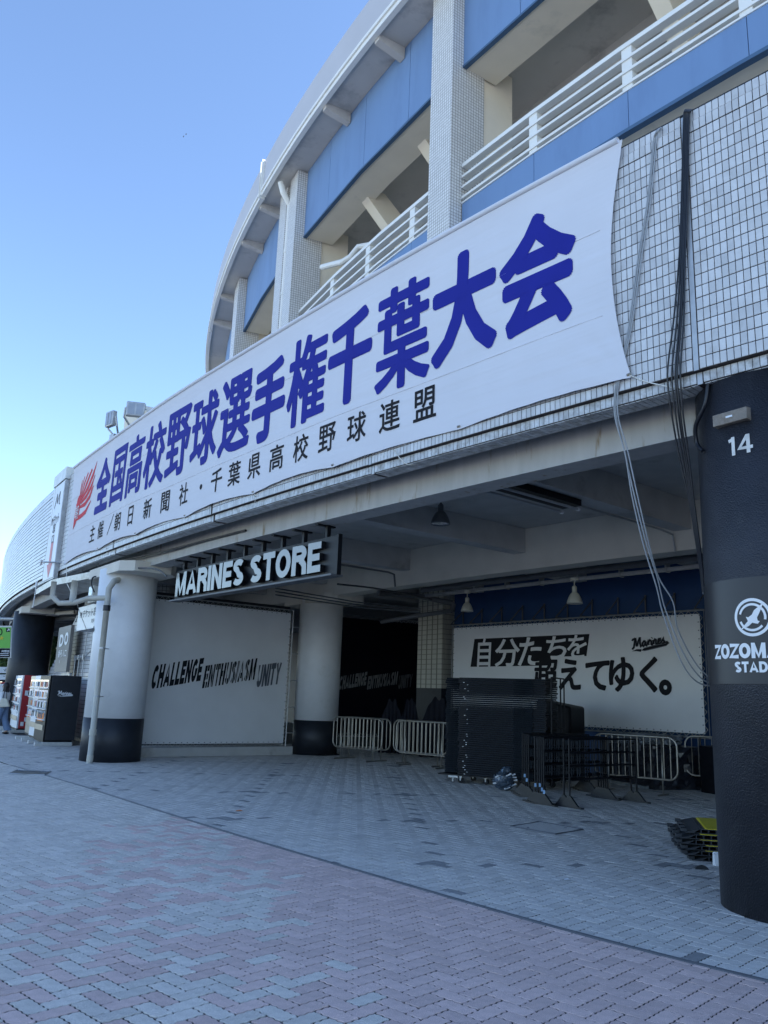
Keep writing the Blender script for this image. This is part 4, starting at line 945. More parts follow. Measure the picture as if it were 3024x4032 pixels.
for s in (24.9, 24.4, 23.8): 
    b = B(); b.tube([W(s, 1.41, .4), W(s, 1.41, 2.36)], .014, 6); obj('pipe', b, M_GALV, t); b = B(); b.arc(s - .05, s + .05, 1.37, 1.43, 2.3, 2.44); obj('box', b, M_GALV, t)
b = B(); b.tube([W(23.8, 1.41, 2.4), W(23.7, 1.41, 3.5)], .014, 6); obj('pipe', b, M_GALV, t)
# tiled block high behind the ticket box
b = B(); b.arc(24, 31, 3.5, 3.8, 3.75, 5.2); obj('inner_tiled_wall', b, M_PIL, ST)

# vending machines
def vending(nm, lab, s0, s1, d0, d1, h, body, frame, side=None, style=0, group=None):
    t = thing(nm, lab, 'vending machine', W(s0, d0, 0), 0, group)
    b = B(); b.chord(s0, s1, d0 + .02, d1, .14, h); obj('body', b, side or body, t, bevel=.01)
    b = B(); b.chord(s0 + .01, s1 - .01, d0 - .03, d0 + .018, .14, h - .01); obj('door', b, frame, t, bevel=.008)
    n = 4; zz = [h - .10 - i * .27 for i in range(n)]
    wd = s1 - s0
    for k, z in enumerate(zz):
        b = B(); b.chord(s0 + .10, s1 - .10, d0 - .04, d0 - .032, z - .23, z - .02); obj('display_window', b, M_GLASS if style != 2 else M_GLASS, t)
        b = B(); b.chord(s0 + .06, s1 - .06, d0 - .07, d0 - .034, z - .255, z - .235); obj('shelf_edge', b, M_WHITEPL, t)
        for q in range(5):
            ss_ = s0 + .15 + (wd - .3) * (q + .5) / 5; bb_ = B(); bb_.chord(ss_ - .06, ss_ + .06, d0 - .048, d0 - .041, z - .21, z - .07)
            obj('product', bb_, random.choice([M_ORANGE, M_RED, M_WHITEPL, M_WHITEPL, M_BLUEP, M_GREYINK, M_WHITEPL, M_BLACKPL, M_SILVER]), t)
    b = B(); b.chord(s0 + .3, s1 - .3, d0 - .045, d0 - .033, .60, .78); obj('card_panel', b, M_ORANGE if style == 1 else M_WHITEPL, t)
    b = B(); b.chord(s0 + .15, s1 - .15, d0 - .05, d0 - .031, .38, .52); obj('delivery_flap', b, M_SILVER, t)
    b = B(); b.chord(s0 + .05, s1 - .05, d0 - .02, d1 - .05, .095, .138); obj('plinth', b, M_BLACKM, t)
    return t
va = vending('vending_machine', 'black-sided vending machine with a white team script, nearest of its row', 22.05, 23.32, .24, 1.0, 1.80, M_BLACKPT, M_BLACKM, style=1)
b = B(); sp_ = np.array(W(22.04, .30, 0)); sq = np.array(W(22.04, .98, 0)); e_ = (sq - sp_) / np.linalg.norm(sq - sp_); nn_ = np.array([e_[1], -e_[0], 0])
def vside(u, v, w): p = sp_ + e_ * (.13 + u * .115) + nn_ * (.012 + w) ; return (p[0], p[1], 1.30 + v * .11)
script_word(b, vside, .17); obj('lettering', b, M_WHITEPL, va)
vending('vending_machine', 'white-framed vending machine in the middle of the black-framed row of three', 23.36, 24.62, .34, 1.08, 1.80, M_WHITEPL, M_WHITEPL, style=0)
vending('vending_machine', 'dark-framed vending machine next to the red-sided one', 24.66, 25.95, .44, 1.16, 1.80, M_BLACKM, M_SILVER, style=1)
vb = vending('vending_machine', 'white vending machine with a red side panel and white checks', 28.1, 29.4, .50, 1.35, 1.83, M_RED, M_WHITEPL, side=M_RED)
sp_ = np.array(W(28.09, .54, 0)); sq = np.array(W(28.09, 1.33, 0)); e_ = (sq - sp_) / np.linalg.norm(sq - sp_); nn_ = np.array([e_[1], -e_[0], 0])
def vs2(u, v, w): p = sp_ + e_ * u + nn_ * (.014 + w); return (p[0], p[1], v)
b = B(); b.add([vs2(.05, 1.18, 0), vs2(.8, 1.18, 0), vs2(.8, 1.34, 0), vs2(.05, 1.34, 0)], [(0, 1, 2, 3)])
for (x, z) in ((.03, .22), (.24, .22), (.13, .36), (.24, .50), (.34, .36), (.45, .22)): b.add([vs2(x, z, .001), vs2(x + .1, z, .001), vs2(x + .1, z + .13, .001), vs2(x, z + .13, .001)], [(0, 1, 2, 3)])
obj('side_print', b, M_WHITEPL, vb)
b = B(); swrite(b, 'LO', lambda u, v, w: vs2(.15 + u * .14, 1.21 + v * .10, w + .003), .22); obj('lettering', b, M_BLACKINK, vb)
vending('vending_machine', 'white vending machine farthest left in the row, behind the walkers', 29.45, 30.8, .56, 1.4, 1.83, M_WHITEPL, M_WHITEPL)
blk = None
def block_at(s, d0, d1, lab):
    b = B(); b.chord(s - .07, s + .07, d0, d1, 0, .095); o = obj('concrete_block', b, M_BLKCONC, bevel=.008); tag(o, lab, 'concrete block', 'concrete blocks under the vending machines')
block_at(22.1, .02, .95, 'concrete block under the right edge of the black vending machine'); block_at(22.95, .02, .95, 'concrete block under the left edge of the black vending machine')
block_at(23.9, .02, .95, 'concrete block under the white-framed middle vending machine'); block_at(24.9, .02, .95, 'concrete block under the right edge of the dark-framed vending machine next to the red one'); block_at(28.2, .1, 1.2, 'concrete block under the red side of the white vending machine')
block_at(29.4, .1, 1.2, 'concrete block between the two white vending machines'); block_at(30.6, .1, 1.2, 'concrete block farthest left under the last white vending machine')
t = thing('handrail', 'thin steel handrail between the tiled wall and the white column', 'handrail', W(21.9, 1.0, 0))
b = B(); b.tube([W(22.2, 1.3, .0), W(22.1, 1.25, .2), W(22.0, 1.2, .95), W(21.8, 1.3, 1.0)], .018, 8); obj('rail', b, M_GALV, t)

# green sign on the far column
t = thing('green_gate_sign', 'bright green gate sign with arrow hanging before the far black column', 'sign', ay(20, 2520, 28))
def gs(px, py, d=0): x, y, z = ay(px, py, 28 - d); return (x, y, z)
b = B(); b.hexa([gs(-60, 2590), gs(44, 2590), gs(44, 2590, -.12), gs(-60, 2590, -.12), gs(-60, 2464), gs(46, 2464), gs(46, 2464, -.12), gs(-60, 2464, -.12)]); obj('box', b, M_GALV, t)
b = B(); b.add([gs(-56, 2552, .01), gs(40, 2552, .01), gs(43, 2470, .01), gs(-56, 2470, .01)], [(0, 1, 2, 3)]); obj('green_face', b, M_GREEN, t)
b = B(); b.add([gs(-56, 2588, .01), gs(38, 2588, .01), gs(39, 2553, .01), gs(-56, 2553, .01)], [(0, 1, 2, 3)]); b.add([gs(24, 2488, .014), gs(39, 2488, .014), gs(39, 2473, .014), gs(24, 2473, .014)], [(0, 1, 2, 3)])
stroke(b, arc2(0, 2488, 8, 12, 0, 360, 16), 4, lambda u, v, w: gs(u, v, .014 + w)); obj('dark_print', b, M_BLACKINK, t)
b = B(); stroke(b, [(28, 2485), (36, 2477)], 2.4, lambda u, v, w: gs(u, v, .02 + w)); stroke(b, [(30, 2476), (36.5, 2476.5), (36.5, 2483)], 2.2, lambda u, v, w: gs(u, v, .021 + w))
for k, ch in enumerate('内野席'): put_glyph(b, ch, lambda u, v, w, k=k: gs(6 + k * 10.5 + u * 10.5, 2568 - v * 10, .018 + w), .02)
for yy in (2574, 2581): stroke(b, [(0, yy), (34, yy)], 2.2, lambda u, v, w: gs(u, v, .018 + w))
obj('lettering', b, M_WHITEPL, t)
b = B(); b.add([gs(x, y, .016) for x, y in [(0, 2512), (4, 2508), (7, 2503), (9, 2508), (15, 2508), (11, 2513), (12, 2520), (6, 2517), (0, 2519)]], [tuple(range(9))]); obj('star_mark', b, M_YELLOW, t)
# soffit things at the left
t = thing('pipe_tray', 'pale cable tray with straps under the left soffit above the far column', 'cable tray', W(30, 1, 4))
b = B(); b.tube([W(32.6, .5, 4.05), W(28.4, 1.9, 4.02)], .07, 8); obj('pipe', b, M_CREAM, t, smooth=True)
b = B(); b.tube([W(36, .0, 4.12), W(31.8, 1.4, 3.95), W(28, 2.6, 3.9)], .09, 8); obj('pipe', b, M_GALV, t, smooth=True)
# parapet floodlights
FLD = 1.0
def flood(nm, lab, px, yaw, face_w=.42, face_h=.36, tilt=.0):
    P = cy(px[0], px[1], FLD); s, d = sd_of(P[0], P[1]); r = rot_at(s) + yaw
    t = thing(nm, lab, 'floodlight', (P[0], P[1], P[2]), r)
    b = B(); b.box(-face_w, face_w, -.05, .10, -face_h, face_h); obj('housing', b, M_GALV, t, world=False, bevel=.03)
    b = B(); b.box(-face_w + .05, -.02, -.06, -.052, -face_h + .05, face_h - .05); b.box(.02, face_w - .05, -.06, -.052, -face_h + .05, face_h - .05); obj('lens', b, M_GLASS2, t, world=False)
    b = B(); b.tube([(face_w + .02, .05, .05), (face_w + .04, .1, -face_h), (.1, .25, -face_h - .22)], .03, 5); b.tube([(-face_w - .02, .05, .05), (-face_w - .04, .1, -face_h), (-.1, .25, -face_h - .22)], .03, 5); obj('yoke', b, M_GALV, t, world=False)
    b = B(); b.box(-.12, .12, .1, .5, -face_h - .5, -face_h - .2); obj('mount', b, M_GALV, t, world=False)
    return t
M_GLASS2 = mat('flood_glass', (.30, .33, .38), .15, .1, 8, spec=.7)
flood('floodlight', 'square floodlight facing forward on the parapet above the banner', (534, 1612), 1.2, .24, .20)
flood('floodlight', 'floodlight seen from its side at the left of the parapet pair', (434, 1650), .25, .20, .23)
b = B(); P = [cys(485, 1745, 1.2), cys(490, 1640, 1.2), cys(500, 1600, 1.2), cys(540, 1590, 1.2), cys(572, 1618, 1.2), cys(620, 1640, 1.2), cys(640, 1680, 1.2)]
b.prism(P, lambda u, v: W(u, 1.2, v), lambda u, v: W(u, 1.9, v)); tag(obj('stair_head', b, M_CREAMUP), 'rounded pale concrete stair wall rising behind the parapet floodlights', 'wall')
b = B(); b.tube([W(21.5, .6, 7.1), W(21.5, .6, 7.42), W(21.2, .6, 7.5), W(20.9, .6, 7.4)], .025, 6); tag(obj('pipe_bracket', b, M_GALV), 'bent steel bracket on the parapet at the left end of the banner', 'bracket')

# ================================================================== printed mesh hoardings inside
def boardfn(A, Bp):
    A = np.array(A[:2], float); Bp = np.array(Bp[:2], float); e = (Bp - A) / np.linalg.norm(Bp - A); n = np.array([e[1], -e[0]])
    if n @ (-A) < 0: n = -n
    def f(u, v, w=0): p = A + e * u + n * w; return (p[0], p[1], v)
    return f
def hoarding(f, u0, u1, z0, z1, m, t, gap=.09, nx=24, nz=14, frame=True, name='printed_sheet'):
    b = B(); NX, NZ_ = 24, 12
    for i in range(NX + 1):
        for j in range(NZ_ + 1):
            a, c = i / NX, j / NZ_; b.v.append(f(u0 + (u1 - u0) * a, z0 + (z1 - z0) * c, .004 * math.sin(a * 5.1) * math.sin(c * pi) + .0015 * math.sin(a * 17 + c * 4)))
    for i in range(NX):
        for j in range(NZ_): k = i * (NZ_ + 1) + j; b.f.append((k, k + NZ_ + 1, k + NZ_ + 2, k + 1))
    obj(name, b, m, t, smooth=True)
    if frame:
        b = B(); F_ = [(u0 - gap, z0 - gap), (u1 + gap, z0 - gap), (u1 + gap, z1 + gap), (u0 - gap, z1 + gap)]
        b.tube([f(*p, -.03) for p in F_], .022, 6, closed=True); obj('pipe_frame', b, M_GALV, t)
        b = B()
        def zig(p0, p1, n, out):
            P = []
            for i in range(n * 2 + 1):
                q = i / (n * 2); u = p0[0] + (p1[0] - p0[0]) * q; v = p0[1] + (p1[1] - p0[1]) * q
                if i % 2: u += out[0] * gap; v += out[1] * gap
                P.append(f(u, v, -.005 + .012 * (i % 2)))
            b.tube(P, .0045, 3)
        zig((u0, z0 + .02), (u1, z0 + .02), nx, (0, -1)); zig((u0, z1 - .02), (u1, z1 - .02), nx, (0, 1)); zig((u0 + .02, z0), (u0 + .02, z1), nz, (-1, 0)); zig((u1 - .02, z0), (u1 - .02, z1), nz, (1, 0))
        obj('lacing_cord', b, M_ROPE, t)
        b = B()
        for i in range(nx + 1):
            for z in (z0 + .03, z1 - .03): c = f(u0 + (u1 - u0) * i / nx, z, .012); c2 = f(u0 + (u1 - u0) * i / nx, z, .018); b.tube([c, c2], .013, 6)
        for i in range(nz + 1):
            for u in (u0 + .03, u1 - .03): c = f(u, z0 + (z1 - z0) * i / nz, .012); c2 = f(u, z0 + (z1 - z0) * i / nz, .018); b.tube([c, c2], .013, 6)
        obj('eyelet', b, M_GREYINK, t)
def slogan(f, t, mA, mB, mC, mW, k=1.0, u_off=0.0, z_off=0.0, w0=.008):
    def part(word, u0, u1, zb0, zb1, h, m, sh=.10, inv=False):
        wt = swidth(word, .15, .17) if inv else swidth(word, .26, .09); b = B()
        def g(u, v, w):
            q = u / wt; return f(u_off + k * (u0 + (u1 - u0) * q + sh * v * h), z_off + k * (zb0 + (zb1 - zb0) * q + h * v), w0 + w)
        if inv:                                   # white letters cut out of dark slanted strips
            x = 0; G = sfont(.15)
            for i, ch in enumerate(word):
                wd = G[ch][0]; x1 = x + wd * .78
                x += wd + .17
        else: swrite(b, word, g, .26, .09)
        return b, m
    b, m = part('CHALLENGE', .27, 1.54, 1.53, 1.78, .56, mA); obj('lettering', b, m, t)
    b, m = part('ENTHUSIASM', 1.60, 3.05, 1.60, 1.87, .55, mB); obj('lettering', b, m, t)
    wt = swidth('ENTHUSIASM', .26, .09); wt2 = swidth('ENTHUSIASM', .15, .17); b = B()
    def g2(u, v, w): q = u / wt2; return f(u_off + k * (1.60 + 1.45 * q + .10 * v * .55), z_off + k * (1.60 + .27 * q + .55 * v), w0 + .003 + w)
    wt2 = swidth('ENTHUSIASM', .26, .09); x = 0; G = sfont(.26)
    for i, ch in enumerate('ENTHUSIASM'):
        wd = G[ch][0]
        for q in ((.30, .10), (.72, .06)) if i % 3 else ((.5, .12),):
            b.add([g2(x + wd * q[0], -.02, 0), g2(x + wd * q[0] + q[1], -.02, 0), g2(x + wd * q[0] + q[1] * .3, 1.02, 0), g2(x + wd * q[0], 1.02, 0)], [(0, 1, 2, 3)])
        x += wd + .09
    obj('print_slit', b, mW, t)
    b, m = part('UNITY', 3.11, 3.80, 1.67, 1.79, .57, mC); obj('lettering', b, m, t)
LBF = boardfn(P0, P1)
t = thing('hoarding', 'white printed hoarding between the two white columns', 'hoarding', P0)
hoarding(LBF, -.02, 4.05, .29, 3.66, M_SHEET, t, nx=27, nz=16)
slogan(LBF, t, M_BLACKINK, M_BLACKINK, M_GREYINK, M_SHEET)
b = B()
for z in (.55, 1.2, 1.9, 2.6, 3.3): b.tube([LBF(4.16, z, -.03), LBF(4.36, z, -.02)], .014, 5)
obj('clamp', b, M_GALV, t)
b = B(); q = [LBF(-.15, 0, .06), LBF(4.32, 0, .06), LBF(4.32, 0, -.10), LBF(-.15, 0, -.10)]
b.hexa([(x, y, 0) for x, y, _ in q] + [(x, y, .21) for x, y, _ in q]); tag(obj('concrete_kerb', b, M_CONC, bevel=.01), 'low grey concrete kerb under the white printed hoarding', 'kerb')
b = B(); b.hexa([LBF(-.15, .22, -.6), LBF(4.4, .22, -.6), LBF(4.4, .22, -.65), LBF(-.15, .22, -.65), LBF(-.15, 3.9, -.6), LBF(4.4, 3.9, -.6), LBF(4.4, 3.9, -.65), LBF(-.15, 3.9, -.65)]); tag(obj('rear_partition', b, M_BLACKPT), 'dark partition standing behind the white printed hoarding', 'partition')
# dark hoarding
DBA, DBB = (-1.228, 27.5), (1.428, 29.0); DBF = boardfn(DBA, DBB)
t = thing('hoarding', 'dark navy printed hoarding behind the barricades right of the inner white column', 'hoarding', (*DBA, 0))
hoarding(DBF, -.6, 3.0, .35, 4.12, M_NAVY, t, nx=20, nz=12)
slogan(DBF, t, M_GREYL := mat('pale_grey_print', (.30, .31, .33), .7), M_GREYL, mat('dim_grey_print', (.14, .15, .17), .7), M_NAVY, k=.80, u_off=-.28, z_off=.50)
# right hoarding
RA = np.array([6.6658, 17.0]); RB_ = np.array([6.0437, 17.783]); RBF = boardfn(RA, RB_)
t = thing('hoarding', 'wide white hoarding with black Japanese slogan behind the stacked tables', 'hoarding', (*RA, 0))
hoarding(RBF, .0, 7.4, 1.06, 3.49, M_SHEET, t, gap=.08, nx=44, nz=14)
# slogan: white characters on a black slanted band, then black ones
b = B(); b.add([RBF(6.72, 2.43, .008), RBF(3.95, 2.45, .008), RBF(3.95, 2.66, .008), RBF(2.90, 2.66, .008), RBF(2.80, 3.17, .008), RBF(6.58, 3.17, .008)], [(0, 1, 2, 3, 4, 5)]); obj('printed_band', b, M_BLACKINK, t)
def rb_in(u0, u1, z0, z1, w0, shear=0.0): return lambda u, v, w: RBF(u0 + (u1 - u0) * u - shear * (v - .5), z0 + (z1 - z0) * v, w0 + w)
b = B()
for ch, u0, u1, z0, z1, sh in (('自', 6.44, 5.98, 2.44, 3.16, .04), ('分', 5.80, 4.98, 2.44, 3.12, .05), ('た', 4.98, 4.26, 2.46, 3.14, .10), ('ち', 4.10, 3.48, 2.62, 3.14, .06), ('を', 3.44, 2.90, 2.62, 3.15, .06)):
    x0, x1, y0, y1 = gbox(ch); f = rb_in(u0, u1, z0, z1, .011, sh); put_glyph(b, ch, lambda u, v, w: f((u - x0) / (x1 - x0), (v - y0) / (y1 - y0), w), .018)
obj('lettering', b, M_SHEET, t)
b = B()
for ch, u0, u1, z0, z1, sh in (('超', 4.48, 3.77, 1.95, 2.60, .05), ('え', 3.68, 3.07, 1.90, 2.58, .05), ('て', 2.93, 2.30, 1.90, 2.53, .05), ('ゆ', 2.26, 1.64, 1.88, 2.60, .05), ('く', 1.46, 1.05, 1.88, 2.60, .05), ('。', .98, .74, 1.84, 2.10, 0)):
    x0, x1, y0, y1 = gbox(ch); f = rb_in(u0, u1, z0, z1, .014, sh); put_glyph(b, ch, lambda u, v, w: f((u - x0) / (x1 - x0), (v - y0) / (y1 - y0), w), .030 if ch != '。' else .045)
obj('lettering', b, M_BLACKINK, t)
b = B(); script_word(b, lambda u, v, w: RBF(1.66 - u * .27, 2.80 + v * .23 + u * .030, .010 + w), .22); obj('lettering', b, M_GREYINK, t)
b = B(); script_word(b, lambda u, v, w: RBF(1.66 - u * .27, 2.80 + v * .23 + u * .030, .014 + w), .12); obj('lettering', b, M_BLACKINK, t)
for k in range(11):
    u = .1 + k * .74; b = B(); b.tube([RBF(u, 3.60, -.02), RBF(u, 3.60, -.45)], .022, 4); b.tube([RBF(u, 3.60, .02), RBF(u - .02, 4.02, -.45)], .02, 4); b.tube([RBF(u, 3.58, -.45), RBF(u, 4.04, -.45)], .02, 4); obj('wall_bracket', b, M_DARKPIPE, t)
b = B(); q = [RBF(-3.5, 0, -.50), RBF(8.6, 0, -.50), RBF(8.6, 0, -.7), RBF(-3.5, 0, -.7)]; b.hexa([(x, y, 0) for x, y, _ in q] + [(x, y, 4.9) for x, y, _ in q]); obj('inner_blue_wall', b, M_BLUEWALL, ST)
# tiled pier with the dark draped lower part
b = B(); q = [ay(1643, 2600, 24.2), ay(1740, 2600, 23.2), ay(1800, 2600, 23.6), ay(1760, 2600, 25.4)]
b.hexa([(x, y, 1.85) for x, y, _ in q] + [(x, y, 4.9) for x, y, _ in q]); 
m = mat('pier_tile', (.5, .49, .42), .5); n_, l_ = m.node_tree.nodes, m.node_tree.links
br = n_.new('ShaderNodeTexBrick'); br.offset = 0; br.inputs['Color1'].default_value = (.52, .50, .42, 1); br.inputs['Color2'].default_value = (.46, .44, .37, 1); br.inputs['Mortar'].default_value = (.16, .15, .12, 1); br.inputs['Scale'].default_value = 1; br.inputs['Brick Width'].default_value = .075; br.inputs['Row Height'].default_value = .14; br.inputs['Mortar Size'].default_value = .008
tc = n_.new('ShaderNodeTexCoord'); sp = n_.new('ShaderNodeSeparateXYZ'); cb = n_.new('ShaderNodeCombineXYZ'); l_.new(tc.outputs['Object'], sp.inputs[0]); ad = n_.new('ShaderNodeMath'); ad.operation = 'ADD'; l_.new(sp.outputs[0], ad.inputs[0]); l_.new(sp.outputs[1], ad.inputs[1]); l_.new(ad.outputs[0], cb.inputs[0]); l_.new(sp.outputs[2], cb.inputs[1]); l_.new(cb.outputs[0], br.inputs['Vector']); l_.new(br.outputs['Color'], n_['Principled BSDF'].inputs['Base Color'])
obj('tiled_pier', b, m, ST)
b = B(); b.hexa([(x, y, 0) for x, y, _ in q] + [(x, y, 1.85) for x, y, _ in q]); obj('pier_base', b, M_BLACKPT, ST)
def drape(px0, px1, Y, z1, lab, seed):
    rg = random.Random(seed); b = B(); N = 22; R_ = 8
    for i in range(N + 1):
        px = px0 + (px1 - px0) * i / N; peak = min(1, 2.2 * min(i / N, 1 - i / N) + .25) * (1 + .06 * math.sin(i * 1.3 + seed))
        for j in range(R_ + 1):
            v = j / R_; x, y, _ = ay(px, 2900, Y + .10 * math.sin(i * 1.9 + seed) * (1 - v) + rg.uniform(-.015, .015)); b.v.append((x, y, z1 * (.35 + .65 * peak) * v + .02))
    for i in range(N):
        for j in range(R_): k = i * (R_ + 1) + j; b.f.append((k, k + R_ + 1, k + R_ + 2, k + 1))
    k0 = len(b.v); tag(obj('draped_cover', b, M_NAVYCL, smooth=True), lab, 'cover', 'navy cloth covers behind the barricades')
M_NAVYCL = mat('navy_cloth', (.003, .004, .014), .8, .2, 4, .2, 6)
drape(1490, 1590, 24.0, 1.45, 'left navy cloth cover peaked behind the first barricade', 3); drape(1570, 1655, 23.7, 1.5, 'middle navy cloth cover peaked behind the second barricade', 5); drape(1650, 1790, 23.0, 1.55, 'right navy cloth cover under the tiled pier beside the stacked tables', 8)

# ================================================================== ceiling services
def pol_pts(l): return [W(*p) for p in l]
def pipe(nm, pts, r, m, lab, cat='pipe', group=None, n=10):
    b = B(); b.tube(pts, r, n); return tag(obj(nm, b, m, smooth=True), lab, cat, group)
pipe('ceiling_pipe', pol_pts([(s, 7.2, 4.20) for s in np.arange(2, 16, 1.)]), .065, M_DARKPIPE, 'long dark round pipe hung under the ceiling in front of the blue wall')
t = thing('cable_duct', 'grey segmented cable duct under the ceiling below the long dark pipe', 'cable duct', W(9, 7.7, 4.1))
for k in range(12):
    a = 2.5 + k * 1.1; b = B(); b.arc(a + .01, a + 1.08, 7.65, 7.75, 4.10, 4.17); obj('segment', b, M_GALV, t)
    b = B(); b.arc(a - .02, a + .02, 7.63, 7.77, 4.08, 4.3); obj('strap', b, M_GALV, t)
pipe('ceiling_pipe', [ay(1490, 2335, 20), ay(1640, 2345, 21), ay(1778, 2375, 21), ay(1785, 2380, 21), ay(1780, 2408, 21)], .07, M_DARKPIPE, 'dark pipe with a downward elbow above the tiled pier')
pipe('ceiling_pipe', [ay(1500, 2448, 22), ay(1640, 2425, 21.5), ay(1778, 2405, 21)], .06, M_DARKPIPE, 'slanting dark pipe above the navy hoarding')
for k in range(3):
    pipe('conduit', [ay(1085, 2316 + k * 13, 17.5), ay(1400, 2370 + k * 10, 19), ay(1655, 2398 + k * 7, 20.5)], .016, M_DARKPIPE, ('topmost', 'middle', 'lowest')[k] + ' of three thin conduits running across behind the store sign', 'conduit', 'thin conduits behind the store sign', 6)
b = B(); b.tube([W(6.78, 1.9, 4.43), W(6.78, 5.6, 4.43), W(6.78, 5.95, 4.40), W(6.75, 5.97, 4.1)], .018, 6); tag(obj('conduit', b, M_GALV), 'grey conduit under the concrete beam behind the tube lamps', 'conduit')
b = B(); b.tube([W(10.0, 1.1, 4.0), W(12.5, 4.5, 4.05), W(13.5, 5.95, 4.1), W(13.5, 5.97, 3.95)], .014, 6) if 0 else b.tube([ay(1323, 2220, 13.5), ay(1530, 2253, 18.2), ay(1552, 2262, 18.5), ay(1556, 2310, 18.5)], .022, 6); tag(obj('conduit', b, M_DARKPIPE), 'dark conduit from the right end of the store sign to the cream beam', 'conduit')
cable('hanging_cable', [ay(1330, 2300, 15), ay(1500, 2320, 17), ay(1700, 2360, 20)], .02, M_BLACKCAB, 'black cable sagging below the cream beam right of the store sign', 'cable')
# tube lamps
t = thing('tube_lamp', 'bare double tube lamp fitting under a concrete beam near the middle of the ceiling', 'lamp', W(6.75, 2.2, 4.4))
b = B(); b.arc(6.58, 6.92, 1.35, 3.15, 4.36, 4.45); obj('reflector', b, M_BLACKM, t)
for s in (6.62, 6.92):
    b = B(); b.tube([W(s, 1.4, 4.31), W(s, 3.1, 4.31)], .02, 8); obj('tube', b, M_GREYL2 := mat('grey_glass_tube', (.42, .44, .46), .3, .03), t)
    for d in (1.38, 3.12):
        b = B(); b.tube([W(s, d - .02, 4.31), W(s, d + .02, 4.31)], .03, 8); obj('socket', b, M_WHITEPL, t)
# dome lamps
def dome(nm, lab, P, r, h, rod, m, light=True, shape=0):
    t = thing(nm, lab, 'lamp', P)
    b = B()
    if shape == 0: pr = [(.16 * r, h), (.3 * r, .98 * h), (.55 * r, .82 * h), (.8 * r, .5 * h), (.95 * r, .2 * h), (r, 0), (.97 * r, 0), (.9 * r, .2 * h), (.5 * r, .78 * h), (.1 * r, .9 * h)]
    else: pr = [(.2 * r, h), (.5 * r, .93 * h), (.75 * r, .72 * h), (.9 * r, .35 * h), (r, 0), (.96 * r, 0), (.85 * r, .35 * h), (.6 * r, .8 * h), (.1 * r, .85 * h)]
    b.lathe(pr, (0, 0, 0), 24, cap=False); obj('lamp_shade', b, m, t, smooth=True, world=False)
    b = B(); b.lathe([(.93 * r, .015), (.93 * r, .02)], (0, 0, 0), 24); obj('reflector_glass', b, M_GLASS, t, world=False)
    b = B(); b.lathe([(.05, h * .97), (.05, h + .1), (.03, h + .12), (.012, h + .14), (.012, h + rod)], (0, 0, 0), 10); b.lathe([(.08, h + rod), (.08, h + rod + .06)], (0, 0, 0), 12); obj('suspension', b, m, t, world=False)
    return t
dome('dome_lamp', 'dark grey dome lamp hanging on a chain under the ceiling in the middle', W(9.55, 3.1, 4.48), .17, .24, .24, mat('grey_lamp', (.10, .105, .11), .4, .1))
M_LAMPW = mat('cream_lamp', (.50, .49, .42), .4, .05)
dome('dome_lamp', 'cream dome lamp above the left end of the slogan hoarding', ay(1839, 2408, 19.5), .15, .22, .22, M_LAMPW)
dome('dome_lamp', 'cream dome lamp above the middle of the slogan hoarding', ay(2263, 2377, 16), .155, .23, .22, M_LAMPW)

# ================================================================== barricades
def barricade_proto(L=1.6, H=1.02, n=12):
    t = thing('barricade', 'x', 'barricade', (0, 0, 0))
    b = B(); r = .16; P = []
    for cx_, cz, a0 in ((L - r, H - r, 0), (r, H - r, 90), (r, .28 + r, 180), (L - r, .28 + r, 270)):
        for k in range(6): a = rad(a0 + 18 * k); P.append((cx_ + r * math.cos(a), 0, cz + r * math.sin(a)))
    b.tube(P, .019, 8, closed=True); obj('frame', b, M_SILVER, t, smooth=True, world=False)
    for i in range(1, n + 1):
        x = L * i / (n + 1); b = B(); b.tube([(x, 0, .285), (x, 0, H - .005)], .010, 6); obj('bar', b, M_SILVER, t, world=False)
    for x in (.28, L - .28):
        b = B(); b.tube([(x, .0, H - .01), (x, 0, .02)], .016, 8); b.tube([(x, -.25, .016), (x, .25, .016)], .016, 8); obj('leg', b, M_SILVER, t, smooth=True, world=False)
    return t
bp_ = barricade_proto()
def put_bar(first, A, Bp, lab, group='steel barricades standing in the concourse', off=0, proto=None):
    A = np.array(A[:2]); Bp = np.array(Bp[:2]); e = (Bp - A) / np.linalg.norm(Bp - A); n = np.array([-e[1], e[0]]); A = A + n * off; rz = math.atan2(e[1], e[0])
    if first: bp_.location = (A[0], A[1], 0); bp_.rotation_euler = (0, 0, rz); bp_['label'] = lab; bp_['group'] = group; bp_.matrix_basis = Matrix.Translation((A[0], A[1], 0)) @ Matrix.Rotation(rz, 4, 'Z')
    else: dup(bp_, (A[0], A[1], 0), rz, lab, group)
A1, B1 = gp(1308, 2984), gp(1547, 3008)
put_bar(True, A1, B1, 'steel barricade nearest the inner white column, in front of its twin'); put_bar(False, A1, B1, 'steel barricade standing close behind the one nearest the inner white column', off=.32)
e_ = (np.array(B1[:2]) - np.array(A1[:2])); e_ /= np.linalg.norm(e_); A2 = np.array(B1[:2]) + e_ * .08; B2 = A2 + e_ * 1.6
put_bar(False, A2, B2, 'steel barricade partly hidden by the left end of the stacked tables'); put_bar(False, A2 - e_ * .35, B2 - e_ * .35, 'steel barricade behind the one beside the stacked tables', off=.35)
BR = np.array(gp(2673, 3140)[:2]); BL = np.array(gp(2360, 3107)[:2]); e_ = (BR - BL) / np.linalg.norm(BR - BL)
put_bar(False, BR - e_ * 1.6, BR, 'steel barricade right of the black partition frames, before the tarpaulin pile')
b3 = np.array(gp(2705, 3110)[:2]); e_ = np.array([.85, -.35]); e_ /= np.linalg.norm(e_)
put_bar(False, b3, b3 + e_ * 1.6, 'steel barricade half hidden behind the black column')
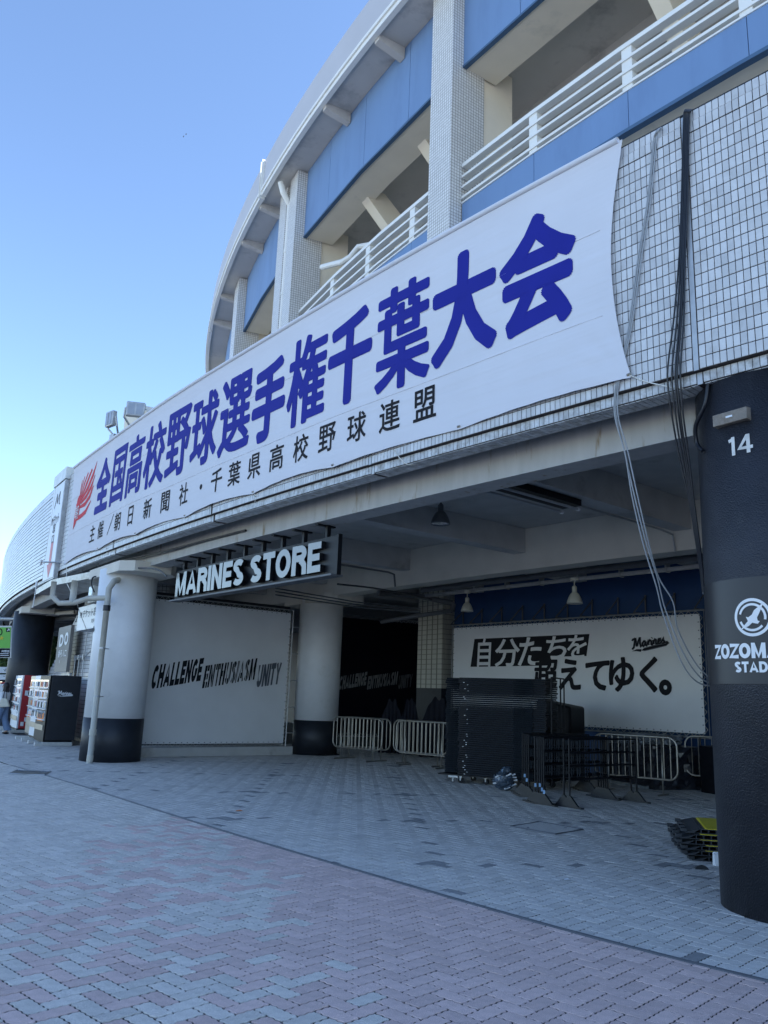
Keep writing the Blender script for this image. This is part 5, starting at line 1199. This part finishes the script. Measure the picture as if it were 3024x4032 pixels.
put_bar(False, np.array(gp(2560, 3080)[:2]) + [0, .9], np.array(gp(2560, 3080)[:2]) + [1.3, .2], 'steel barricade standing behind the tarpaulin pile by the blue wall')
# black posts by the inner column
def stanchion(P, lab):
    t = thing('barrier_post', lab, 'barrier post', P, 0, 'black belt posts beside the inner white column')
    b = B(); b.lathe([(.16, 0), (.16, .02), (.05, .05), (.03, .06)], (0, 0, 0), 16); obj('base', b, M_BLACKM, t, world=False); b = B(); b.lathe([(.026, .05), (.026, .88), (.034, .89), (.034, .98), (.01, .99)], (0, 0, 0), 12); obj('post', b, M_BLACKM, t, world=False)
stanchion(gp(1264, 2975), 'black belt post standing in front of the inner white column base'); stanchion(gp(1312, 2972), 'black belt post behind the left end of the first barricade')

# ================================================================== trolley with stacked folding tables
TA = np.array([1.60, 16.3]); TBp = np.array([3.12, 15.45]); e_ = (TBp - TA) / np.linalg.norm(TBp - TA); trz = math.atan2(e_[1], e_[0])
t = thing('table_trolley', 'wheeled trolley carrying the tall stack of black folding tables', 'trolley', (*TA, 0), trz)
b = B(); b.box(-.42, 1.78, 0, .75, .135, .16); obj('deck', b, M_BLACKM, t, world=False)
for x, y in ((.04, .06), (.5, .2), (1.65, .06), (1.65, .68), (.04, .68)):
    b = B(); b.tube([(x, y - .018, .055), (x, y + .018, .055)], .055, 14); w_ = obj('caster', b, M_BLACKPL, t, world=False)
    b = B(); b.box(x - .03, x + .03, y - .03, y + .03, .105, .134); b.box(x - .012, x + .012, y - .035, y - .025, .05, .11); obj('caster_fork', b, M_GALV, t, world=False)
for x in (-.12,):
    b = B(); b.box(x - .08, x + .12, .0, .12, .10, .134); b.tube([(x, .05, .02), (x, .05, .1)], .018, 8); obj('stop_foot', b, M_GALV, t, world=False)
b = B()
for x, y in ((1.86, -.02), (1.86, .55), (1.86, .78)): b.tube([(x, y, .1), (x, y, 2.02)], .014, 6)
b.tube([(1.86, -.02, 2.02), (1.86, .78, 2.02)], .014, 6); b.tube([(1.86, -.02, 1.1), (1.86, .78, 1.1)], .010, 6); obj('end_rack', b, M_BLACKM, t, world=False)
def ftable():
    t = thing('folding_table', 'x', 'folding table', (0, 0, 0))
    b = B(); b.box(0, 1.75, 0, .70, .002, .034); b.box(-.42, -.004, .33, .78, .002, .034); obj('tabletop', b, M_BLACKPL, t, world=False)
    b = B(); b.tube([(.16, -.006, .014), (1.72, -.006, .014)], .0075, 5); obj('edge_tube', b, M_TABLELEG, t, world=False)
    for x0, x1, y in ((-.40, -.02, .28), (1.12, 1.50, -.03)):
        b = B()
        for yy in (0, .03): b.tube([(x0, y + yy, .008), (x1, y + yy, .008)], .006, 4); b.tube([(x0 + .01, y + yy, .024), (x1 - .01, y + yy, .028)], .006, 4)
        for x in (x0 + .005, (x0 + x1) / 2, x1 - .01): b.tube([(x, y, .006), (x, y, .034)], .007, 4)
        b.tube([(x0, y, .02), (x0, .3, .02)], .006, 4); b.tube([(x1, y, .02), (x1, .3, .02)], .006, 4)
        obj('leg_frame', b, M_TABLELEG, t, world=False)
    b = B(); x = .10 ; b.box(x, x + .028, -.012, -.002, .008, .020); o = obj('sticker', b, M_SHEET, t, world=False)
    return t
ONES = ['', 'first', 'second', 'third', 'fourth', 'fifth', 'sixth', 'seventh', 'eighth', 'ninth', 'tenth', 'eleventh', 'twelfth', 'thirteenth', 'fourteenth', 'fifteenth', 'sixteenth', 'seventeenth', 'eighteenth', 'nineteenth']
NUMW = [ONES[i + 1] if i + 1 < 20 else ({2: 'twentieth', 3: 'thirtieth', 4: 'fortieth'}[(i + 1) // 10] if (i + 1) % 10 == 0 else {2: 'twenty-', 3: 'thirty-', 4: 'forty-'}[(i + 1) // 10] + ONES[(i + 1) % 10]) for i in range(48)]
ft = ftable(); NT = 47; ORD = ['lowest', 'second', 'third', 'fourth', 'fifth', 'sixth', 'seventh', 'eighth', 'ninth', 'tenth']
def ordw(n):
    tens = ['', 'tenth', 'twentieth', 'thirtieth', 'fortieth']; return n
for i in range(NT):
    lx, ly = random.gauss(0, .012), random.gauss(0, .006); z = .165 + i * .0388
    c_, s_ = math.cos(trz), math.sin(trz); loc = (TA[0] + lx * c_ - ly * s_, TA[1] + lx * s_ + ly * c_, z); rz = trz + random.gauss(0, .003)
    if i == 0: lab = 'black folding table lying lowest in the stack on the trolley'
    elif i == NT - 1: lab = 'black folding table lying on the very top of the trolley stack'
    else: lab = 'black folding table, %s from the bottom of the tall trolley stack' % NUMW[i]
    if i == 0: ft.location = loc; ft.rotation_euler = (0, 0, rz); ft['label'] = lab; ft['group'] = 'black folding tables stacked on the trolley'
    else: dup(ft, loc, rz, lab, 'black folding tables stacked on the trolley')
rg = random.Random(11)
for o in [x for x in bpy.data.objects if x.name.startswith('sticker')]:
    o.location.x = rg.uniform(0, .07)
    if rg.random() < .45: o.location.y = .05
# dark covered crate behind the stack
b = B(); p0 = np.array(ay(2110, 2800, 18.3)[:2]); p1 = np.array(ay(2246, 2800, 17.6)[:2]); nn_ = np.array([.55, .83]) * .9
b.hexa([(*p0, 0), (*p1, 0), (*(p1 + nn_), 0), (*(p0 + nn_), 0), (*p0, 1.62), (*p1, 1.50), (*(p1 + nn_), 1.50), (*(p0 + nn_), 1.62)])
tag(obj('covered_crate', b, M_BLACKPL, bevel=.05), 'black covered crate standing behind the right end of the stacked tables', 'crate')
# black partition frames
def pframe():
    t = thing('partition_frame', 'x', 'partition frame', (0, 0, 0)); L = 1.75
    for x in (0, L):
        b = B(); b.tube([(x, 0, .05), (x, 0, 1.02)], .016, 6); obj('post', b, M_BLACKM, t, world=False)
    for z in (1.01, .80, .60, .40):
        b = B(); b.tube([(0, 0, z), (L, 0, z)], .012, 5); obj('rail', b, M_BLACKM, t, world=False)
    for i in range(1, 9):
        b = B(); x = L * i / 9
        for z0, z1 in ((.83, .99), (.63, .785), (.43, .585)): b.tube([(x, 0, z0), (x, 0, z1)], .007, 4)
        obj('bar', b, M_TABLELEG, t, world=False)
    for x in (0, L):
        b = B(); b.prism([(-.17, .02), (.17, .02), (.02, .17), (-.02, .17)], lambda u, v: (x - .02, u, v), lambda u, v: (x + .02, u, v)); b.box(x - .035, x + .035, -.24, .24, 0, .022); obj('foot', b, M_BLACKM2, t, world=False)
    return t
M_BLACKM2 = mat('scuffed_black_metal', (.014, .016, .020), .4, .4, 14, .05, 50, spec=.5, col2=(.07, .06, .04), c2scale=9, c2lo=.72, c2hi=.85)
pf = pframe()
DIRF = math.atan2(14.84 - 13.52, 4.18 - 2.61)
spots = [(2058, 3125), (2066, 3132), (2074, 3136), (2082, 3140), (2108, 3160), (2118, 3163), (2126, 3166), (2134, 3168), (2142, 3170), (2222, 3176), (2244, 3180)]
labs = ['leftmost of the black partition frames, farthest back', 'second black partition frame in the left bunch', 'third black partition frame in the left bunch', 'last black partition frame of the left bunch, beside the gap', 'leftmost frame of the middle bunch of black partition frames', 'second frame of the middle bunch of black partition frames', 'third frame of the middle bunch of black partition frames', 'fourth frame of the middle bunch of black partition frames', 'rightmost frame of the middle bunch of black partition frames',
        'black partition frame with a yellow scuff, left one of the two standing apart', 'rightmost and nearest black partition frame']
for i, (px, lab) in enumerate(zip(spots, labs)):
    P = gp(*px); g = 'black partition frames parked on the paving'; rz = DIRF + (0.02 if i < 9 else -.03)
    if i == 0: pf.location = P; pf.rotation_euler = (0, 0, rz); pf['label'] = lab; pf['group'] = g
    else: dup(pf, P, rz, lab, g)
for k, (px, z) in enumerate([((2066, 3132), .30), ((2074, 3136), .24), ((2108, 3160), .24), ((2126, 3166), .26), ((2134, 3168), .20), ((2142, 3170), .17)]):
    P = gp(*px); b = B(); b.box(P[0] - .019, P[0] + .015, P[1] - .022, P[1] - .018, z, z + .055); tag(obj('price_tag', b, mat('pale_blue_tag', (.35, .55, .8), .5)), 'pale blue tag on the ' + ('leftmost tagged post of the left bunch', 'right tagged post of the left bunch', 'leftmost post of the middle bunch', 'third post of the middle bunch', 'fourth post of the middle bunch', 'rightmost post of the middle bunch')[k] + ' of frames', 'tag', 'blue tags on the black frames')
# rubbish bag
P = gp(1990, 3116); t = thing('rubbish_bag', 'clear dark rubbish bag full of crushed bottles in front of the stacked tables', 'rubbish bag', (P[0], P[1], 0))
M_BAG = mat('crumpled_grey_film', (.06, .085, .12), .22, .5, 9, .9, 22, spec=.9, col2=(.25, .33, .42), c2scale=10, c2lo=.60, c2hi=.68)
b = B(); b.blob((P[0], P[1] + .16, .165), (.20, .16, .17), 3, .07, 4); b.blob((P[0] + .04, P[1] + .16, .36), (.10, .07, .06), 2, .25, 9); obj('bag', b, M_BAG, t)
rg = random.Random(5)
for k in range(16):
    a = rg.uniform(-2.8, -.3); z = rg.uniform(.05, .30); r_ = .17 * math.sqrt(max(.1, 1 - ((z - .16) / .19) ** 2)); c = (P[0] + .195 / .17 * r_ * math.cos(a), P[1] + .16 + r_ * math.sin(a), z); b = B(); q = rg.uniform(-.5, .5)
    b.tube([(c[0] - .05, c[1], c[2] - .012 + q * .03), (c[0] + .05, c[1] - .01, c[2] + .014 - q * .03)], [.012, .016], 6); obj('bottle', b, M_WHITEPL if k % 2 else M_BAG, t)
# tarpaulin pile
A_ = np.array(gp(2420, 3085)[:2]); C_ = np.array(gp(2610, 3120)[:2]); dvec = (C_ - A_); ln_ = np.linalg.norm(dvec); e_ = dvec / ln_; nn_ = np.array([-e_[1], e_[0]])
M_TARP = mat('crumpled_black_film', (.018, .020, .028), .28, .4, 3, 1.0, 9, spec=.7)
def lump(u0, u1, v0, v1, z1, m, nm, lab, seed, jit=.035, z0=0):
    rg = random.Random(seed); b = B(); n = 9; g = {}
    faces = [((0, 0, 0), (1, 0, 0), (0, 0, 1)), ((0, 1, 0), (1, 0, 0), (0, 0, 1)), ((0, 0, 0), (0, 1, 0), (0, 0, 1)), ((1, 0, 0), (0, 1, 0), (0, 0, 1)), ((0, 0, 1), (1, 0, 0), (0, 1, 0))]
    def vert(p):
        k = tuple(round(x, 3) for x in p)
        if k not in g:
            q = A_ + e_ * (u0 + (u1 - u0) * p[0]) + nn_ * (v0 + (v1 - v0) * p[1]); g[k] = len(b.v); b.v.append((q[0] + rg.uniform(-jit, jit), q[1] + rg.uniform(-jit, jit), z0 + (z1 - z0) * p[2] + (rg.uniform(-jit, jit) if p[2] > 0 else 0)))
        return g[k]
    for o_, a, c in faces:
        for i in range(n):
            for j in range(n):
                P = [tuple(o_[k] + a[k] * (i + x) / n + c[k] * (j + y) / n for k in range(3)) for x, y in ((0, 0), (1, 0), (1, 1), (0, 1))]; b.f.append(tuple(vert(p) for p in P))
    return tag(obj(nm, b, m), lab, 'pile')
lump(-.6, 1.15, .1, 1.2, .80, M_TARP, 'tarpaulin_pile', 'pile wrapped in crumpled black film behind the right steel barricade', 3)
lump(-.5, .9, .25, 1.0, .98, mat('grey_film', (.16, .17, .18), .4, .3, 5, .8, 12), 'folded_sheeting', 'grey crumpled sheeting lying on top of the black wrapped pile', 5, .05, .83)
lump(1.5, 3.4, .9, 2.2, .86, M_BLACKPL, 'covered_box', 'low dark covered box behind the gap between the right barricades', 7, .01)
b = B(); q0, q1 = A_ + e_ * (-.6) + nn_ * .0, A_ + e_ * 1.0 + nn_ * .0; b.hexa([(*q0, 0), (*q1, 0), (*(q1 + nn_ * .08), 0), (*(q0 + nn_ * .08), 0), (*q0, .06), (*q1, .05), (*(q1 + nn_ * .08), .06), (*(q0 + nn_ * .08), .07)]); tag(obj('plastic_edge', b, mat('clear_crumpled_plastic', (.25, .27, .28), .2, .3, 9, 1, 20)), 'crumpled clear plastic strip along the foot of the black wrapped pile', 'plastic')
# cable protectors
def cprot():
    t = thing('cable_protector', 'x', 'cable protector', (0, 0, 0)); Lx, Ly, h = .62, .95, .046
    b = B(); b.prism([(0, 0), (Lx, 0), (Lx, h), (.10, h), (0, .012)], lambda u, v: (u, .0, v), lambda u, v: (u, .012, v)) if 0 else None
    b.box(.02, Lx, .004, Ly, 0, .006)
    b.box(.10, Lx, .004, Ly, h - .008, h)
    for x in (.10, .175, .25, .325, .40, .475, .55, .61): b.box(x, x + .010, .004, Ly, .006, h - .008)
    b.hexa([(-.06, .0, 0), (.02, .0, 0), (.02, Ly, 0), (-.06, Ly, 0), (-.02, .0, .012), (.098, .0, h - .004), (.098, Ly, h - .004), (-.02, Ly, .012)])
    for k in range(4): b.box(-.09, -.03, .05 + k * .24, .15 + k * .24, .004, .034)
    obj('body', b, M_BLACKM3, t, world=False)
    b = B(); b.box(.165, Lx - .02, .0, Ly - .01, h, h + .006); 
    for k in range(10): b.box(.145, .165, .01 + k * .094, .05 + k * .094, h, h + .006)
    obj('lid', b, M_YELLOW, t, world=False); return t
M_BLACKM3 = mat('dusty_black_rubber', (.030, .034, .040), .6, .25, 12, .1, 40)
cpx = cprot(); cpos = gp(2722, 3394); ang0 = rad(-12)
for i, (dx, dy) in enumerate([(.10, 0), (.03, .01), (.03, .0), (-.02, .02), (-.02, .01), (.04, .03)]):
    lab = ['lowest', 'second from the ground', 'third from the ground', 'fourth from the ground', 'fifth from the ground', 'topmost'][i] + ' black and yellow cable protector in the stack beside the black column'
    loc = (cpos[0] + dx, cpos[1] + dy + .06, .002 + i * .054); rz = ang0 + random.gauss(0, .02)
    if i == 0: cpx.location = loc; cpx.rotation_euler = (0, 0, rz); cpx['label'] = lab; cpx['group'] = 'cable protectors stacked by the black column'
    else: dup(cpx, loc, rz, lab, 'cable protectors stacked by the black column')
P = gp(2765, 3424); b = B(); b.prism([(-.07, 0), (.07, 0), (.045, .03), (.0, .045), (-.05, .03)], lambda u, v: (P[0] + u, P[1], v), lambda u, v: (P[0] + u * .8, P[1] + .06, v * .7)); tag(obj('end_cap', b, M_BLACKM3), 'small black rubber end piece lying before the cable protectors', 'rubber piece')
P = gp(2830, 3412); t = thing('carton', 'small white crumpled carton between cable protectors and black column', 'carton', P); b = B(); b.hexa([(P[0] - .035, P[1], 0), (P[0] + .08, P[1], 0), (P[0] + .08, P[1] + .07, 0), (P[0] - .035, P[1] + .07, 0), (P[0] - .04, P[1] + .01, .12), (P[0] + .08, P[1] + .01, .12), (P[0] + .08, P[1] + .07, .115), (P[0] - .03, P[1] + .07, .125)]); obj('box', b, M_WHITEPL, t, bevel=.006); b = B(); b.hexa([(P[0] - .03, P[1] + .012, .121), (P[0] + .07, P[1] + .012, .121), (P[0] + .07, P[1] + .065, .118), (P[0] - .03, P[1] + .065, .124), (P[0] - .02, P[1] + .02, .135), (P[0] + .07, P[1] + .02, .13), (P[0] + .07, P[1] + .06, .128), (P[0] - .02, P[1] + .06, .132)]); obj('flap', b, M_WHITEPL, t)

# ================================================================== people at the far left edge
def person(lab, P, rz, h, top, legs, hair_len, bag=None, phase=1):
    t = thing('person', lab, 'person', (P[0], P[1], 0), rz)
    k = h / 1.6
    J = {'pelvis': (0, 0, .84), 'waist': (0, .0, .97), 'chest': (0, .01, 1.18), 'neck': (0, .0, 1.33), 'nk2': (0, -.01, 1.38), 'head': (0, -.02, 1.47), 'crown': (0, -.01, 1.545),
         'hipL': (.085, 0, .80), 'kneeL': (.09, -.09 * phase, .45), 'ankL': (.09, -.10 * phase, .09), 'toeL': (.09, -.10 * phase - .14, .035), 'hipR': (-.085, 0, .80), 'kneeR': (-.09, .05 * phase, .45), 'ankR': (-.09, .20 * phase, .11), 'toeR': (-.09, .20 * phase - .12, .04),
         'shL': (.155, .01, 1.27), 'elL': (.20, .06 * phase, 1.02), 'wrL': (.19, -.04, .84), 'shR': (-.155, .01, 1.27), 'elR': (-.21, -.02, 1.03), 'wrR': (-.20, -.12, .90)}
    R_ = {'pelvis': .14, 'waist': .115, 'chest': .135, 'neck': .06, 'nk2': .045, 'head': .085, 'crown': .06, 'hipL': .095, 'kneeL': .06, 'ankL': .038, 'toeL': .03, 'hipR': .095, 'kneeR': .06, 'ankR': .038, 'toeR': .03, 'shL': .055, 'elL': .04, 'wrL': .027, 'shR': .055, 'elR': .04, 'wrR': .027}
    E_ = [('pelvis', 'waist'), ('waist', 'chest'), ('chest', 'neck'), ('neck', 'nk2'), ('nk2', 'head'), ('head', 'crown'), ('pelvis', 'hipL'), ('hipL', 'kneeL'), ('kneeL', 'ankL'), ('ankL', 'toeL'), ('pelvis', 'hipR'), ('hipR', 'kneeR'), ('kneeR', 'ankR'), ('ankR', 'toeR'), ('chest', 'shL'), ('shL', 'elL'), ('elL', 'wrL'), ('chest', 'shR'), ('shR', 'elR'), ('elR', 'wrR')]
    for s_, sx in (('L', 1), ('R', -1)):
        w0 = J['wr' + s_]; J['pm' + s_] = (w0[0], w0[1] - .02, w0[2] - .06); R_['pm' + s_] = .022; E_.append(('wr' + s_, 'pm' + s_))
        for f in range(4): n_ = 'f%d%s' % (f, s_); J[n_] = (w0[0] - .0 * sx, w0[1] - .045 + f * .017, w0[2] - .135 - .01 * (f in (1, 2))); R_[n_] = .008; E_.append(('pm' + s_, n_))
        J['th' + s_] = (w0[0] - .02 * sx, w0[1] - .055, w0[2] - .08); R_['th' + s_] = .009; E_.append(('pm' + s_, 'th' + s_))
    names = list(J); me = bpy.data.meshes.new('body'); me.from_pydata([tuple(c * k for c in J[n]) for n in names], [(names.index(a), names.index(c)) for a, c in E_], []); me.materials.append(M_SKIN)
    o = bpy.data.objects.new('body', me); COL.objects.link(o); sk = o.modifiers.new('skin', 'SKIN')
    for i, n in enumerate(names): me.skin_vertices[0].data[i].radius = (R_[n] * k, R_[n] * k); me.skin_vertices[0].data[i].use_root = (n == 'pelvis')
    o.modifiers.new('sub', 'SUBSURF').levels = 2; o.modifiers['sub'].render_levels = 2; o.parent = t
    def rings(prof, m, nm):                        # clothing: elliptical rings (x, y, z, rx, ry)
        b = B(); n = 20
        for (x, y, z, rx, ry) in prof:
            for q in range(n): a = 2 * pi * q / n; b.v.append((k * (x + rx * math.cos(a)), k * (y + ry * math.sin(a)), k * z))
        for i in range(len(prof) - 1):
            for q in range(n): b.f.append((i * n + q, i * n + (q + 1) % n, (i + 1) * n + (q + 1) % n, (i + 1) * n + q))
        return obj(nm, b, m, t, smooth=True, world=False)
    rings([(0, 0, .86, .175, .135), (0, 0, 1.0, .155, .125), (0, .01, 1.18, .18, .14), (0, .01, 1.28, .17, .11), (0, 0, 1.34, .08, .07)], top, 'shirt')
    for sx, s_ in ((1, 'L'), (-1, 'R')):
        a, c, w_ = J['hip' + s_], J['knee' + s_], J['ank' + s_]
        rings([(a[0], a[1], .88, .12, .14), (a[0], a[1], .78, .115, .13), (*c, .10, .10), (w_[0], w_[1], .12, .11, .11)], legs, 'trouser_leg')
        sh, el = J['sh' + s_], J['el' + s_]
        rings([(sh[0] * .7, sh[1], 1.31, .06, .06), (sh[0], sh[1], 1.24, .07, .075), ((sh[0] + el[0]) / 2, (sh[1] + el[1]) / 2, 1.13, .065, .065), (el[0], el[1], 1.05, .06, .06)], top, 'sleeve')
        tt = J['toe' + s_]; b = B(); b.blob((k * w_[0], k * (w_[1] - .06), k * .035), (.045, .125, .035), 2, .0); obj('shoe', b, M_BLACKPL, t, smooth=True, world=False)
    b = B(); b.blob((0, .012 * k, 1.495 * k), (.098 * k, .108 * k, .105 * k), 3, .02, 2); obj('hair', b, M_HAIR, t, smooth=True, world=False)
    b = B(); n = 14
    pr = [(1.50, .10), (1.38, .115), (1.25, .13), (1.50 - hair_len, .10), (1.48 - hair_len, .03)]
    for z, r_ in pr:
        for q in range(n + 1): a = pi * (-.08 + 1.16 * q / n); b.v.append((k * r_ * math.cos(a), k * (.01 + r_ * .85 * math.sin(a)), k * z))
    for i in range(len(pr) - 1):
        for q in range(n): b.f.append((i * (n + 1) + q, i * (n + 1) + q + 1, (i + 1) * (n + 1) + q + 1, (i + 1) * (n + 1) + q))
    obj('hair', b, M_HAIR, t, smooth=True, world=False)
    b = B(); b.blob((0, -.113 * k, 1.455 * k), (.012, .014, .02), 1, 0); b.blob((.09 * k, -.02, 1.46 * k), (.012, .02, .028), 1, 0); b.blob((-.09 * k, -.02, 1.46 * k), (.012, .02, .028), 1, 0); obj('nose_and_ears', b, M_SKIN, t, smooth=True, world=False)
    b = B()
    for sx in (-1, 1): b.blob((sx * .032 * k, -.098 * k, 1.478 * k), (.012, .006, .006), 1, 0)
    b.blob((0, -.103 * k, 1.415 * k), (.022, .006, .006), 1, 0); obj('eyes_and_mouth', b, M_HAIR, t, smooth=True, world=False)
    return t, k
pw, kk = person('woman in white top and pale jeans walking left past the vending machines', gp(-2, 2890), rad(-100), 1.58, M_SHIRT, M_DENIM, .30)
p2, k2 = person('long-haired woman in black walking beside the woman with the cream bag', gp(24, 2868), rad(-95), 1.56, M_BLACKPL, M_BLACKPL, .42, phase=-1)
P = gp(-2, 2890); bag_c = np.array([P[0], P[1]]) ; q = ray(14, 2790); yb = P[1] - .25; bx = q[0] * yb / q[1]
t = thing('shoulder_bag', 'cream canvas shoulder bag carried by the woman in the white top', 'bag', (bx, yb, .9))
b = B(); b.hexa([(bx - .17, yb - .06, .80), (bx + .19, yb - .06, .84), (bx + .19, yb + .06, .84), (bx - .17, yb + .06, .80), (bx - .10, yb - .03, 1.10), (bx + .08, yb - .03, 1.08), (bx + .08, yb + .03, 1.08), (bx - .10, yb + .03, 1.10)]); obj('pouch', b, M_CREAMBAG, t, bevel=.03)
b = B(); b.tube([(bx - .07, yb, 1.08), (bx - .03, yb - .02, 1.30), (bx + .0, yb, 1.33), (bx + .03, yb, 1.28), (bx + .05, yb, 1.08)], .012, 6); obj('strap', b, M_NAVYCL, t)

# ================================================================== beyond the stadium
def kiosk():
    t = thing('sales_stand', 'white sales stand with small dark signs beyond the far column', 'stand', ay(5, 2760, 38))
    f = lambda px, py, Y=38: ay(px, py, Y)
    for (x0, x1, y0, y1, m, nm) in ((-60, 31, 2626, 2650, M_WHITEPL, 'sign_board'), (-60, 26, 2656, 2676, M_WHITEPL, 'sign_board'), (-60, 22, 2676, 2684, M_BLACKM, 'counter_shade'), (-60, 21, 2686, 2692, M_RED, 'red_strip'), (-60, 22, 2693, 2790, M_WHITEPL, 'counter')):
        b = B(); b.hexa([f(x0, y1), f(x1, y1), f(x1 + 1, y1, 39), f(x0, y1, 39), f(x0, y0), f(x1, y0), f(x1 + 1, y0, 39), f(x0, y0, 39)]); obj(nm, b, m, t)
    b = B()
    for p in ([(14, 2636), (18, 2640), (22, 2634), (26, 2636)], [(18, 2643), (22, 2641), (28, 2642)], [(12, 2662), (18, 2663), (24, 2660)]): stroke(b, p, 1.6, lambda u, v, w: f(u, v, 37.95 - w))
    obj('lettering', b, M_BLACKINK, t)
kiosk()
def tree(P, h, r, lab, seed):
    rg = random.Random(seed); t = thing('leafy_tree', lab, 'tree', P, 0, 'trees beyond the far end of the stadium')
    b = B(); b.tube([(P[0], P[1], 0), (P[0] + .1, P[1], h * .35), (P[0] - .1, P[1] + .1, h * .6)], [.22, .16, .08], 8)
    for k in range(5): a = rg.uniform(0, 6.28); b.tube([(P[0], P[1], h * (.3 + .08 * k)), (P[0] + r * .6 * math.cos(a), P[1] + r * .6 * math.sin(a), h * (.5 + .09 * k))], [.09, .03], 6)
    obj('trunk', b, M_BARK, t)
    V = []; F = []
    cl = [(rg.gauss(0, r * .45), rg.gauss(0, r * .45), h * rg.uniform(.35, .95), rg.uniform(.3, .6) * r) for _ in range(26)]
    for k in range(5200):
        c = rg.choice(cl); d = Vector((rg.gauss(0, 1), rg.gauss(0, 1), rg.gauss(0, .8))).normalized() * c[3] * rg.uniform(.5, 1)
        o = Vector((P[0] + c[0], P[1] + c[1], c[2])) + d; u = Vector((rg.gauss(0, 1), rg.gauss(0, 1), rg.gauss(0, 1))).normalized(); v = u.orthogonal().normalized(); s = rg.uniform(.06, .14)
        i = len(V); V += [tuple(o + u * s), tuple(o + v * s * .6), tuple(o - u * s), tuple(o - v * s * .6)]; F.append((i, i + 1, i + 2, i + 3))
    me = mesh('crown', V, F, M_LEAF); o = bpy.data.objects.new('crown', me); COL.objects.link(o); o.parent = t; me.transform(t.matrix_basis.inverted())
for i, (px, Y, h, r, lab) in enumerate([(-60, 56, 6.0, 2.6, 'leafy tree farthest left beyond the white sales stand'), (25, 60, 5.5, 2.4, 'leafy tree beyond the white sales stand, left of the far black column'), (110, 66, 6.5, 2.6, 'leafy tree hidden mostly behind the far black column'), (195, 60, 5.2, 2.2, 'leafy tree in the gap between the far black column and the slanted wall'), (260, 70, 6.0, 2.4, 'leafy tree behind the slanted tiled wall')]):
    x, y, z = ay(px, 2600, Y); tree((x, y, 0), h, r, lab, 20 + i)
# two tiny birds in the sky
for k, (px, lab) in enumerate((((732, 528), 'small bird high in the blue sky, the upper one'), ((722, 537), 'small bird high in the blue sky, the lower one'))):
    x, y, z = ay(*px, 120); b = B(); b.v = [(x, y, z - .1), (x + .14, y - .1, z + .14), (x + .06, y, z), (x, y, z + .08), (x - .06, y, z), (x - .15, y + .1, z + .12)]; b.f = [(0, 2, 3, 4), (2, 1, 3), (4, 3, 5)]
    b.add([(q[0], q[1] + .08, q[2] - .05) for q in b.v], [(0, 2, 3, 4), (2, 1, 3), (4, 3, 5)]); tag(obj('bird', b, M_GREYINK), lab, 'bird', 'birds in the sky')
